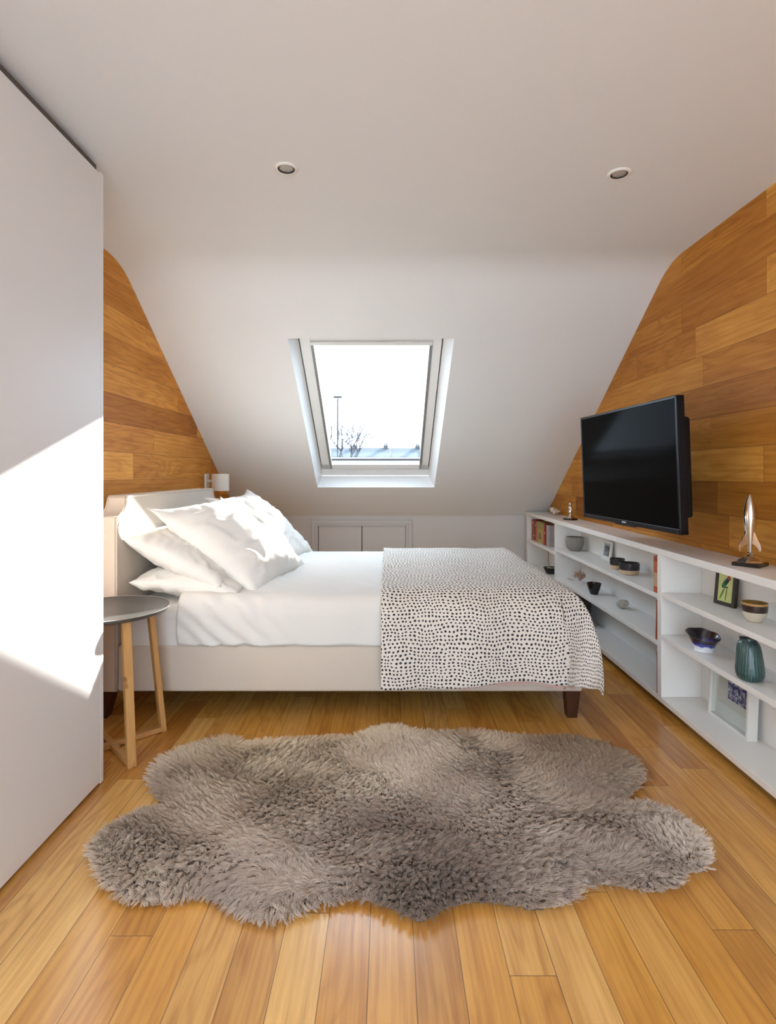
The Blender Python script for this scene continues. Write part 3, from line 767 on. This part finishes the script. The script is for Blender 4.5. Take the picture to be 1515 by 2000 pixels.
# rocket
rk = thing('rocket_ornament', 'polished silver rocket ornament with curved fins on a square black base', 'ornament', (1.368, 2.09, HT), rot=(0, 0, math.radians(38)))
bm = NB(); box(bm, -.047, .047, -.047, .047, 0, .014, .002); b_ = obj('base', bm, M['blackgloss'], rk)
bm = NB()
lathe(bm, [(.043, .0142), (.040, .020), (.024, .028), (.012, .036), (.008, .042), (.010, .047), (.007, .052), (0, .053)], 4); obj('pedestal', bm, M['steel'], rk)
bm = NB(); body = [(0, .05), (.007, .051), (.0095, .075), (.015, .115), (.020, .150), (.0225, .178), (.0225, .1865), (.0216, .187), (.0216, .1885), (.0225, .189), (.0215, .205), (.018, .228), (.012, .250), (.006, .263), (.0015, .270), (0, .2705)]
lathe(bm, body, 40); obj('rocket_body', bm, M['steel'], rk, smooth=30)
for k in range(3):
    bm = NB(); Mr = Matrix.Rotation(k*2*PI/3+.35, 4, 'Z')
    prism(bm, [(.016, .135), (.021, .118), (.029, .102), (.038, .086), (.041, .066), (.037, .052), (.034, .060), (.028, .070), (.021, .079), (.009, .084), (.012, .105)], 'y', -.003, .003)
    bmesh.ops.bevel(bm, geom=list(bm.edges), offset=.001, segments=1, affect='EDGES')
    bmesh.ops.transform(bm, matrix=Mr, verts=bm.verts); obj('fin', bm, M['steel'], rk, smooth=30)

# ------------------------------------------------------------------ shelf contents
def two_tone(name, c1, c2, z, rough=.35, soft=.0015, noise_amt=0, axis=2, coat=.2):
    g = G(name); c = g.sep(g.coord()); zz = c[axis]
    if noise_amt: zz = g.math('ADD', zz, g.math('MULTIPLY', g.math('SUBTRACT', g.noise(g.coord(), 35, 3), .5), noise_amt))
    f = g.maprange(zz, z-soft, z+soft); n_ = g.noise(g.coord(), 90, 3)
    col = g.mix(f, c1, c2); col = g.mix(g.math('MULTIPLY', n_, .25), col, (.5, .45, .4), 'MULTIPLY')
    g.put(g.b.inputs['Base Color'], col); g.b.inputs['Roughness'].default_value = rough; g.b.inputs['Coat Weight'].default_value = coat; return g.m
def bowl(name, loc, prof_, m, label, cat='bowl', group=None, seg=48, fn=None, rot=(0, 0, 0), t=.004):
    # outer profile bottom->rim then inner back down
    inner = [(max(0, r-t), z+ (t if i == 0 else 0)) for i, (r, z) in enumerate(prof_)][::-1]
    bm = NB(); lathe(bm, [(0, prof_[0][1])]+prof_+inner[0:]+[(0, prof_[0][1]+t)], seg, fn=fn)
    o = obj(name, bm, m, smooth=50); o.location = loc; o.rotation_euler = rot
    return tag(o, label, cat, group)
h1_, h2_ = .535, .315
g = G('grey_ribbed_clay'); c = g.sep(g.coord()); an = g.math('ARCTAN2', c[1], c[0]); rb = g.math('SINE', g.math('MULTIPLY', an, 34))
rb2 = g.math('MULTIPLY', g.math('ADD', rb, 1), .5)
g.put(g.b.inputs['Base Color'], g.mix(rb2, (.20, .18, .155), (.33, .30, .265))); g.b.inputs['Roughness'].default_value = .8; g.bump(rb2, .6, .003); M['ribclay'] = g.m
bowl('planter', (1.362, 4.03, h1_), [(.034, 0), (.048, .012), (.060, .038), (.064, .065), (.060, .100)], M['ribclay'], 'grey ribbed clay pot on the shelf below the silver figure', 'pot', t=.006)
# picture frames
def picframe(name, loc, w_, h_, t_, bw, yaw, lean, mf, mp, label, mat_w=0, mm=None, thingcat='picture frame', recess=.003):
    """local: X across, Z up, -Y is the front"""
    R_ = Matrix.Rotation(yaw, 3, 'Z') @ Matrix.Rotation(lean, 3, 'X')
    f = thing(name, label, thingcat, loc); f.rotation_euler = R_.to_euler()
    bm = NB(); a = w_/2
    box(bm, -a, -a+bw, 0, t_, 0, h_, .0012); box(bm, a-bw, a, 0, t_, 0, h_, .0012); box(bm, -a+bw, a-bw, 0, t_, 0, bw, .0012); box(bm, -a+bw, a-bw, 0, t_, h_-bw, h_, .0012)
    obj('frame', bm, mf, f)
    if mat_w:
        bm = NB(); box(bm, -a+bw-.001, a-bw+.001, recess+.001, t_-.001, bw-.001, h_-bw+.001); obj('mount', bm, mm, f)
        q = mat_w if isinstance(mat_w, tuple) else (mat_w, mat_w, mat_w, mat_w)
        bm = NB(); box(bm, -a+bw+q[0], a-bw-q[1], recess-.0005, recess+.0015, bw+q[2], h_-bw-q[3]); pc = obj('picture', bm, mp, f)
    else:
        bm = NB(); box(bm, -a+bw-.001, a-bw+.001, recess, t_-.001, bw-.001, h_-bw+.001); pc = obj('picture', bm, mp, f)
    return f, pc
FACE = -PI/2      # front (-Y local) turned to face -X
M['whitewood'] = simple('white_wood', (.78, .75, .70), .45, var=.03)
M['blackwood'] = simple('dark_brown_wood', (.028, .018, .015), .4, var=.3)
M['cream'] = simple('mount_card', (.74, .73, .68), .8, var=.01)
g = G('street_photo'); c = g.sep(g.coord()); n_ = g.noise(g.coord(), 45, 3); d_r = g.math('ADD', g.math('MULTIPLY', c[0], 9), g.math('MULTIPLY', c[2], 14))
f_ = g.math('ADD', g.math('MULTIPLY', g.math('SINE', g.math('MULTIPLY', d_r, 3.2)), .22), n_)
skyf = g.maprange(c[2], .088, .096); cc = g.ramp(f_, [(.25, (.03, .028, .035)), (.5, (.10, .10, .12)), (.75, (.32, .34, .38))]); g.put(g.b.inputs['Base Color'], g.mix(skyf, cc, (.30, .36, .42))); g.b.inputs['Roughness'].default_value = .3; M['photo'] = g.m
picframe('photo_frame', (1.412, 3.60, h1_), .150, .128, .010, .010, FACE+.0, -.12, M['whitewood'], M['photo'], 'small white frame with a dark photograph beside the two black bowls', (.022, .022, .016, .012), M['cream'])
M['sandblack'] = two_tone('sand_and_black_stoneware', (.56, .40, .25), (.022, .02, .022), .024, .4)
M['sandblack2'] = two_tone('sand_and_black_stoneware_b', (.58, .42, .27), (.022, .02, .024), .026, .4)
bowl('bowl', (1.352, 3.262, h1_), [(.030, 0), (.037, .003), (.041, .030), (.042, .062)], M['sandblack'], 'smaller black and sand bowl, nearer the white photo frame', group='black and sand stoneware bowls')
bowl('bowl', (1.350, 3.095, h1_), [(.042, 0), (.048, .003), (.0535, .030), (.054, .064)], M['sandblack2'], 'wider black and sand bowl standing in front of its smaller twin', group='black and sand stoneware bowls')
bowl('bowl', (1.335, 3.585, h2_), [(.022, 0), (.025, .004), (.038, .040), (.047, .072)], M['blackgloss'], 'small glossy black bowl on the middle shelf beside the coral')
# coral and twig
M['coral'] = simple('pink_coral', (.50, .30, .22), .75, var=.35, scale=50, bump=.4)
bm = NB(); rs = random.Random(5)
def branch(p, d, L_, r, k):
    q = p+d*L_; mid = p+d*L_*.5+Vector([rs.uniform(-.2, .2)*L_ for _ in range(3)])
    if q.z < .008: q.z = .008
    if mid.z < .008: mid.z = .008
    tube(bm, [p, mid, q], [r, r*.95, r*.75], 8)
    if k:
        for _ in range(3 if k > 1 else 2):
            nd = (d+Vector([rs.uniform(-1, 1) for _ in range(3)])*.95).normalized(); branch(q, nd, L_*.72, r*.74, k-1)
for a in range(6): branch(Vector((0, 0, .022)), Vector((math.cos(a*1.1), math.sin(a*1.1), rs.uniform(.2, 1.6))).normalized(), .028, .0105, 2)
for v in bm.verts: v.co = Vector((v.co.x*.75, v.co.y*1.1, max(0, v.co.z*1.15)))
bmesh.ops.translate(bm, verts=bm.verts, vec=(1.365, 3.935, h2_)); solo('coral', bm, M['coral'], 'branching pinkish brown coral piece on the middle shelf', 'coral', smooth=60)
bm = NB(); tube(bm, [(1.330, 4.10, h2_+.004), (1.334, 4.065, h2_+.007), (1.345, 4.03, h2_+.006), (1.35, 4.01, h2_+.004)], [.002, .004, .003, .0015], 8)
solo('driftwood', bm, M['coral'], 'thin brown twig lying on the shelf left of the coral', 'driftwood', smooth=60)
M['rock'] = simple('grey_quartz_rock', (.40, .37, .30), .6, var=.5, scale=45, bump=.5)
bm = NB(); bmesh.ops.create_icosphere(bm, subdivisions=4, radius=1)
for v in bm.verts:
    c = v.co.copy(); f = 1+.30*n3(c.x*1.6, c.y*1.6, c.z*1.6+4)-.20*abs(n3(c.x*3.5, c.y*3.5, c.z*3.5))+.06*n3(c.x*9, c.y*9, c.z*9); k = .5+.5*max(-1, min(1, -c.y))
    v.co = Vector((c.x*.030*f, c.y*.052*f, (c.z*f*.5+.5)*.058*(.45+.75*k)))
    v.co.z = max(0, v.co.z)
bmesh.ops.translate(bm, verts=bm.verts, vec=(1.362, 3.215, h2_)); solo('rock', bm, M['rock'], 'jagged grey rock on the middle shelf right of the black bowl', 'rock')
# dark storage box on the floor of the shelf
M['brownbox'] = two_tone('brown_black_board', (.012, .009, .008), (.06, .028, .016), .16, .5, .002)
sb = thing('storage_box', 'dark brown storage box mostly hidden behind the bed under the middle shelf', 'box', (1.330, 3.905, .065))
bm = NB(); box(bm, -.040, .040, -.175, .175, 0, .165, .003); obj('body', bm, M['brownbox'], sb)
bm = NB(); box(bm, -.043, .043, -.179, .179, .166, .195, .004); obj('lid', bm, M['blackwood'], sb)

# books
M['paper'] = simple('page_edges', (.74, .70, .60), .8, var=.08, scale=200)
BM = {}
def bookmat(col, bands=None, hgt=.18):
    key = (col, str(bands), hgt)
    if key in BM: return BM[key]
    g = G('book_cloth'); c = g.sep(g.coord()); n_ = g.noise(g.coord(), 60, 3)
    cc = g.mix(n_, tuple(x*.85 for x in col), col)
    for (a, b, bc) in (bands or []):
        f = g.math('MULTIPLY', g.math('GREATER_THAN', c[2], a*hgt), g.math('LESS_THAN', c[2], b*hgt)); cc = g.mix(f, cc, bc)
    g.put(g.b.inputs['Base Color'], cc); g.b.inputs['Roughness'].default_value = .45; BM[key] = g.m; return g.m
def book(loc, t_, h_, dpt, col, label, group=None, bands=None, lean=0, cover=None):
    """spine faces -X; thickness along Y"""
    b = thing('book', label, 'book', loc, group, rot=(lean, 0, 0)); a = t_/2
    m = bookmat(col, bands, h_)
    bm = NB(); ct = min(.002, t_*.2)
    box(bm, 0, dpt, -a, -a+ct, 0, h_); box(bm, 0, dpt, a-ct, a, 0, h_)
    pr = [(-.003*math.sin(PI*i/8), -a+t_*i/8) for i in range(9)]
    prism(bm, pr+[(ct, a), (ct, -a)], 'z', 0, h_)
    obj('cover', bm, m, b)
    bm = NB(); box(bm, ct+.0005, dpt-.004, -a+ct+.0003, a-ct-.0003, .003, h_-.003); obj('pages', bm, M['paper'], b)
    return b
GB = 'books on the top shelf nearest the low back wall'
z = .505; y = 4.995
row_ = [(.022, .168, (.66, .30, .18), [(.0, 1, (.62, .33, .22))], 'thin salmon book at the far end of the book row'),
        (.030, .180, (.35, .02, .012), [(.8, .86, (.6, .45, .3))], 'red book second from the far end of the row'),
        (.020, .176, (.40, .22, .20), None, 'thin dusty pink book between two red books'),
        (.040, .178, (.18, .012, .012), [(.2, .26, (.5, .35, .2))], 'dark maroon book in the book row'),
        (.045, .176, (.48, .05, .02), [(.75, .8, (.7, .5, .3)), (.12, .3, (.35, .02, .01))], 'red book with a darker band beside the orange one'),
        (.040, .176, (.60, .22, .06), None, 'orange book left of the yellow picture book')]
for t_, h_, col, bands, lb in row_:
    y -= t_/2; book((1.295, y, z), t_, h_, .13, col, lb, GB, bands); y -= t_/2+.0015
# yellow cover facing out
g = G('yellow_cover'); c = g.sep(g.coord()); n_ = g.noise(g.coord(), 30, 3)
cc = g.mix(n_, (.50, .38, .07), (.42, .36, .08)); top_ = g.math('GREATER_THAN', c[2], .118); cc = g.mix(g.math('MULTIPLY', top_, .8), cc, (.30, .30, .04))
# small dark picture low on the spine: an arch-like patch with a pale centre
px_ = g.math('ABSOLUTE', g.math('SUBTRACT', c[1], 0.0)); inb = g.math('MULTIPLY', g.math('LESS_THAN', px_, .042), g.math('MULTIPLY', g.math('GREATER_THAN', c[2], .030), g.math('LESS_THAN', c[2], .085)))
tri = g.math('LESS_THAN', g.math('ADD', px_, g.math('MULTIPLY', c[2], .6)), .072)
cc = g.mix(g.math('MULTIPLY', inb, tri), cc, g.mix(g.maprange(g.noise(g.coord(), 110, 2), .45, .6), (.03, .02, .015), (.40, .32, .14)))
g.put(g.b.inputs['Base Color'], cc); g.b.inputs['Roughness'].default_value = .45; M['ycover'] = g.m
t_ = .150; y -= t_/2
yb = thing('book', 'wide yellow book showing its picture cover among the red books', 'book', (1.295, y, z), GB)
bm = NB(); box(bm, 0, .004, -t_/2, t_/2, 0, .176); box(bm, .020, .024, -t_/2, t_/2, 0, .176); box(bm, 0.004, .020, t_/2-.003, t_/2, 0, .176); obj('cover', bm, M['ycover'], yb)
bm = NB(); box(bm, .0045, .0195, -t_/2+.003, t_/2-.0035, .002, .174); obj('pages', bm, M['paper'], yb)
y -= t_/2+.002
for t_, h_, col, bands, lb in [(.034, .172, (.62, .26, .10), None, 'orange book right of the yellow picture book'),
        (.042, .172, (.45, .03, .02), [(.55, .62, (.6, .4, .3))], 'bright red book near the upright divider'),
        (.030, .172, (.16, .008, .008), None, 'dark red book beside the pale wide book'),
        (.090, .170, (.46, .41, .40), [(.25, .45, (.40, .36, .35))], 'wide pale grey book touching the upright divider')]:
    y -= t_/2; book((1.295, y, z), t_, h_, .13, col, lb, GB, bands); y -= t_/2+.0015
book((1.268, 2.617, h1_), .048, .172, .15, (.50, .13, .05), 'thick red and tan book on the top shelf against the second upright', None, [(.86, .97, (.30, .04, .02)), (.08, .17, (.45, .09, .03)), (.17, .55, (.55, .36, .22))])
book((1.268, 2.614, h2_), .020, .185, .15, (.42, .10, .03), 'thin red-brown book leaning on the middle shelf against the second upright', None, None, .055)
book((1.268, 2.602, .065), .016, .195, .15, (.38, .035, .02), 'slim dark red book standing on the bottom shelf beside the second upright')

# bowl with pebbles in the far bay
tb = bowl('bowl', (1.345, 4.565, .270), [(.034, 0), (.040, .003), (.052, .030), (.062, .052)], M['blackgloss'], 'black flared dish under the books, holding pebbles and a twig', seg=24)
M['pebble'] = simple('grey_green_pebble', (.33, .32, .26), .6, var=.2)
for i, (dx, dy, s_) in enumerate(((-.012, .020, .020), (.010, -.012, .018), (-.012, -.020, .019))):
    bm = NB(); bmesh.ops.create_icosphere(bm, subdivisions=3, radius=s_)
    for v in bm.verts: v.co = v.co*(1+.15*n3(v.co.x*40, v.co.y*40, i)); v.co.z *= .7
    bmesh.ops.translate(bm, verts=bm.verts, vec=(1.345+dx, 4.565+dy, .270+.042)); solo('pebble', bm, M['pebble'], ['grey green pebble at the left of the black dish', 'rear grey green pebble in the black dish', 'grey green pebble at the right of the black dish'][i], 'pebble', 'pebbles in the black dish', smooth=180)
bm = NB(); tube(bm, [(1.335, 4.585, .335), (1.333, 4.60, .38), (1.334, 4.602, .43), (1.333, 4.605, .47)], [.0045, .004, .0035, .003], 8)
tube(bm, [(1.335, 4.585, .335), (1.330, 4.57, .350), (1.328, 4.555, .352)], [.003, .003, .002], 6); solo('twig', bm, M['coral'], 'brown twig standing upright in the black dish', 'twig', smooth=60)

# third bay
h1b, h2b = .548, .355
g = G('parrot_picture'); c = g.sep(g.coord()); X_, Z_ = c[0], c[2]
cc = g.mix(g.noise(g.coord(), 30, 2), (.52, .56, .16), (.62, .66, .30))
def ell(cx, cz, rx, rz, rot):
    dx = g.math('SUBTRACT', X_, cx); dz = g.math('SUBTRACT', Z_, cz); cs_, sn = math.cos(rot), math.sin(rot)
    a = g.math('DIVIDE', g.math('ADD', g.math('MULTIPLY', dx, cs_), g.math('MULTIPLY', dz, sn)), rx)
    b = g.math('DIVIDE', g.math('SUBTRACT', g.math('MULTIPLY', dz, cs_), g.math('MULTIPLY', dx, sn)), rz)
    return g.math('LESS_THAN', g.math('ADD', g.math('MULTIPLY', a, a), g.math('MULTIPLY', b, b)), 1.0)
for args, col in (((-.014, .050, .030, .0045, 1.15), (.10, .20, .03)), ((.006, .050, .034, .0022, 1.5), (.07, .03, .02)), ((.000, .0765, .015, .003, 0), (.04, .02, .02)),
                  ((-.001, .096, .030, .0105, .95), (.01, .14, .04)), ((.008, .103, .020, .007, 1.0), (.012, .012, .03)), ((.014, .118, .0085, .008, .8), (.42, .03, .03)), ((.021, .113, .005, .0035, -.6), (.30, .02, .03))):
    cc = g.mix(ell(*args), cc, col)
g.put(g.b.inputs['Base Color'], cc); g.b.inputs['Roughness'].default_value = .25; M['parrot'] = g.m
picframe('photo_frame', (1.397, 2.305, h1b), .108, .160, .016, .016, FACE+.20, -.10, M['blackwood'], M['parrot'], 'dark brown frame with a green bird on a yellow ground')
g = G('amber_black_cream_glaze'); c = g.sep(g.coord()); rad_ = g.math('SQRT', g.math('ADD', g.math('MULTIPLY', c[0], c[0]), g.math('MULTIPLY', c[1], c[1])))
cc = g.ramp(g.math('DIVIDE', c[2], .07), [(0, (.30, .17, .09)), (.05, (.62, .53, .40)), (.55, (.62, .53, .40)), (.56, (.030, .012, .010)), (.90, (.030, .012, .010)), (.93, (.50, .27, .08))], 'LINEAR')
g.put(g.b.inputs['Base Color'], cc); g.b.inputs['Roughness'].default_value = .3; g.b.inputs['Coat Weight'].default_value = .4; M['amber'] = g.m
M['amberin'] = simple('amber_inside', (.30, .17, .04), .25, coat=.4)
bw = thing('bowl', 'cream bowl with a black band and amber inside, right of the bird picture', 'bowl', (1.362, 2.055, h1b))
bm = NB(); lathe(bm, [(0, 0), (.022, 0), (.025, .004), (.032, .014), (.0395, .032), (.042, .050), (.043, .072), (.041, .0725)], 48); obj('body', bm, M['amber'], bw, smooth=50)
bm = NB(); lathe(bm, [(.041, .0723), (.040, .050), (.035, .030), (.024, .014), (0, .010)], 48); obj('inside', bm, M['amberin'], bw, smooth=50)
# blue and white bowl
g = G('cobalt_dipped_glaze'); c = g.sep(g.coord()); zz = g.math('ADD', c[2], g.math('MULTIPLY', g.math('SUBTRACT', g.noise(g.coord(), 28, 2), .5), .030))
cc = g.ramp(g.math('DIVIDE', zz, .08), [(0, (.78, .80, .86)), (.30, (.78, .80, .86)), (.36, (.05, .08, .45)), (.50, (.015, .02, .12)), (.62, (.010, .008, .014))])
g.put(g.b.inputs['Base Color'], cc); g.b.inputs['Roughness'].default_value = .15; g.b.inputs['Coat Weight'].default_value = .6; M['cobalt'] = g.m
def tilt_(a, r, z):
    k = max(0, z-.028)/.052
    rr = r*(1+.22*k*math.sin(a-.5)**2*(1 if math.sin(a) > 0 else .2)+.012*k*math.sin(5*a+1)); return rr, z+.016*k*math.sin(a)+.002*k*math.sin(7*a)
bowl('bowl', (1.322, 2.315, h2b), [(.034, 0), (.038, .003), (.037, .010), (.044, .030), (.053, .052), (.061, .068)], M['cobalt'], 'irregular white bowl dipped in dark blue glaze, left of the green vase', fn=tilt_, t=.005)
# vase
g = G('teal_ribbed_glaze'); c = g.sep(g.coord()); an = g.math('ARCTAN2', c[1], c[0]); rb = g.math('MULTIPLY', g.math('ADD', g.math('SINE', g.math('MULTIPLY', an, 30)), 1), .5)
tick = g.math('MULTIPLY', g.math('ADD', g.math('SINE', g.math('MULTIPLY', c[2], 1500)), 1), .5)
on = g.maprange(c[2], .128, .140, 1, 0); rr_ = g.math('MULTIPLY', g.math('MULTIPLY', rb, g.math('ADD', .5, g.math('MULTIPLY', tick, .5))), on)
g.put(g.b.inputs['Base Color'], g.mix(rr_, (.010, .042, .045), (.050, .135, .125))); g.b.inputs['Roughness'].default_value = .3; g.b.inputs['Coat Weight'].default_value = .5; g.bump(rr_, .5, .002); M['teal'] = g.m
def vz(a, r, z): return r, z+ (.005*math.cos(a+2.2)*max(0, z-.12)/.045)
vm = NB(); vp = [(0, 0), (.036, 0), (.046, .006), (.0525, .022), (.0535, .040), (.050, .075), (.046, .110), (.042, .132), (.037, .144), (.031, .150), (.0315, .156), (.0335, .161), (.031, .162), (.028, .154), (.034, .140), (.040, .120), (.044, .03), (0, .02)]
lathe(vm, vp, 72, fn=vz)
for v in vm.verts: v.co.x *= .87; v.co.y *= .87; v.co.z *= .92; v.co.y += .012*(v.co.z/.16)**1.5       # body leans over towards the far side
vo = obj('vase', vm, M['teal'], smooth=50); vo.location = (1.306, 1.995, h2b); tag(vo, 'dark teal ribbed ceramic vase with a short neck', 'vase')
# boxed frame with blue pattern
g = G('blue_floral_tile'); c = g.sep(g.coord()); ax = g.math('ABSOLUTE', g.math('SUBTRACT', c[0], .0)); v_ = g.comb(ax, 0, c[2])
n_ = g.noise(v_, 55, 2, .5, 1.8); n2_ = g.noise(v_, 26, 1, .5, 2.5)
f_ = g.math('MAXIMUM', g.maprange(n_, .49, .53), g.maprange(n2_, .50, .53))
g.put(g.b.inputs['Base Color'], g.mix(f_, (.66, .68, .74), (.02, .03, .24))); g.b.inputs['Roughness'].default_value = .3; M['tile'] = g.m
fr_, pc = picframe('box_frame', (1.383, 2.262, .065), .262, .262, .040, .012, FACE, -.04, M['whitewood'], M['tile'], 'deep white box frame holding a blue patterned square, bottom shelf', (.085, .040, .090, .045), M['cream'], recess=.024)
bm = NB(); box(bm, -.120, .120, .006, .008, .012, .250)
obj('glass', bm, M['glass'], fr_)

# ------------------------------------------------------------------ outside the roof window
GZ = -6.0
M['ground'] = simple('asphalt', (.10, .10, .10), .9); M['slate_roof'] = simple('slate_roof', (.050, .066, .078), .8, var=.25, scale=2)
M['render'] = simple('pale_house_wall', (.13, .14, .15), .9, var=.1, scale=1); M['brick'] = simple('grey_brick', (.07, .07, .075), .9, var=.2, scale=3)
M['pane'] = simple('dark_window_pane', (.04, .05, .06), .2); M['bark'] = simple('bark', (.035, .03, .035), .9, var=.2); M['galv'] = simple('galvanised_steel', (.03, .03, .035), .6, 0)
bm = NB(); box(bm, -60, 60, 8, 120, GZ-.2, GZ); obj('ground', bm, M['ground'], kind='structure')
def house(x0, x1, y0, ridge, eave, label, gable=False):
    h = thing('house', label, 'house', ((x0+x1)/2, y0+3.5, GZ), 'terraced houses across the street')
    bm = NB(); box(bm, x0, x1, y0, y0+7, GZ, eave); obj('wall', bm, M['render'], h, world=True)
    bm = NB()
    if gable: prism(bm, [(x0, eave), (x1, eave), ((x0+x1)/2, ridge)], 'y', y0-.2, y0+7.2)
    else: prism(bm, [(y0-.3, eave), (y0+7.3, eave), (y0+3.5, ridge)], 'x', x0, x1)
    rf = obj('roof', bm, M['slate_roof'], h, world=True)
    bm = NB(); cx = x1-.35; box(bm, cx-.16, cx+.16, y0+3.1, y0+3.9, ridge-.6, ridge+.14); 
    for k in (-.12, .12): lathe(bm, [(0, 0), (.05, 0), (.045, .15), (.06, .17), (0, .17)], 10, c=(cx+k*.6, y0+3.5, ridge+.14))
    obj('chimney', bm, M['brick'], h, world=True)
    n = max(1, int((x1-x0)/1.5))
    for i in range(n):
        xa = x0+(i+.5)*(x1-x0)/n
        bm = NB(); box(bm, xa-.4, xa+.4, y0-.05, y0+.02, eave-1.5, eave-.3); obj('window', bm, M['pane'], h, world=True)
names = ['house with pale wall seen through the roof window, left', 'slate roofed house left of centre beyond the roof window', 'slate roofed house in the middle of the far row', 'slate roofed house right of centre in the far row', 'slate roofed house at the right of the far row']
xs = [-8.4, -4.4, -2.1, .2, 2.6, 6.4]
for i in range(5): house(xs[i], xs[i+1]-.02, 38+(.3 if i % 2 else 0), (3.35 if i == 0 else 3.0), 1.85, names[i], i == 0)
# street lamp
lp = thing('street_lamp', 'tall thin street lamp with a short cross head beyond the roof window', 'street lamp', (-2.275, 25, GZ))
bm = NB(); lathe(bm, [(.10, 0), (.10, 1.2), (.05, 1.3), (.030, 10.45), (0, 10.46)], 12); obj('pole', bm, M['galv'], lp, smooth=40)
bm = NB(); box(bm, -.19, .19, -.06, .06, 10.5, 10.58, .015); box(bm, -.02, .02, -.02, .02, 10.44, 10.51); obj('lamp_head', bm, M['galv'], lp)
# bare tree
tr_ = thing('bare_tree', 'leafless winter tree beside the street lamp beyond the roof window', 'tree', (-1.80, 21.5, GZ))
rt = random.Random(12); bt = NB()
def grow(p, d, L_, r, k):
    n = 3; pts = [p]; q = p; dd = d
    for i in range(n):
        dd = (dd+Vector([rt.uniform(-.22, .22) for _ in range(3)])+Vector((0, 0, .05))).normalized(); q = q+dd*L_/n; pts.append(q)
    tube(bt, pts, [r*(1-.3*i/n) for i in range(n+1)], 5, cap=False)
    if k:
        for _ in range(3):
            nd = (dd+Vector((rt.uniform(-.9, .9), rt.uniform(-.9, .9), rt.uniform(-.25, .6)))).normalized(); grow(q, nd, L_*rt.uniform(.58, .76), r*.58, k-1)
for a in range(3): grow(Vector((0, 0, 6.3)), Vector((math.cos(a*2.1+.5)*.6, math.sin(a*2.1+.5)*.6, 1)).normalized(), 1.15, .05, 4)
obj('branches', bt, M['bark'], tr_)
bm = NB(); tube(bm, [(0, 0, 0), (.05, 0, 3.0), (0, 0, 6.35)], [.22, .16, .10], 12); obj('trunk', bm, M['bark'], tr_, smooth=60)
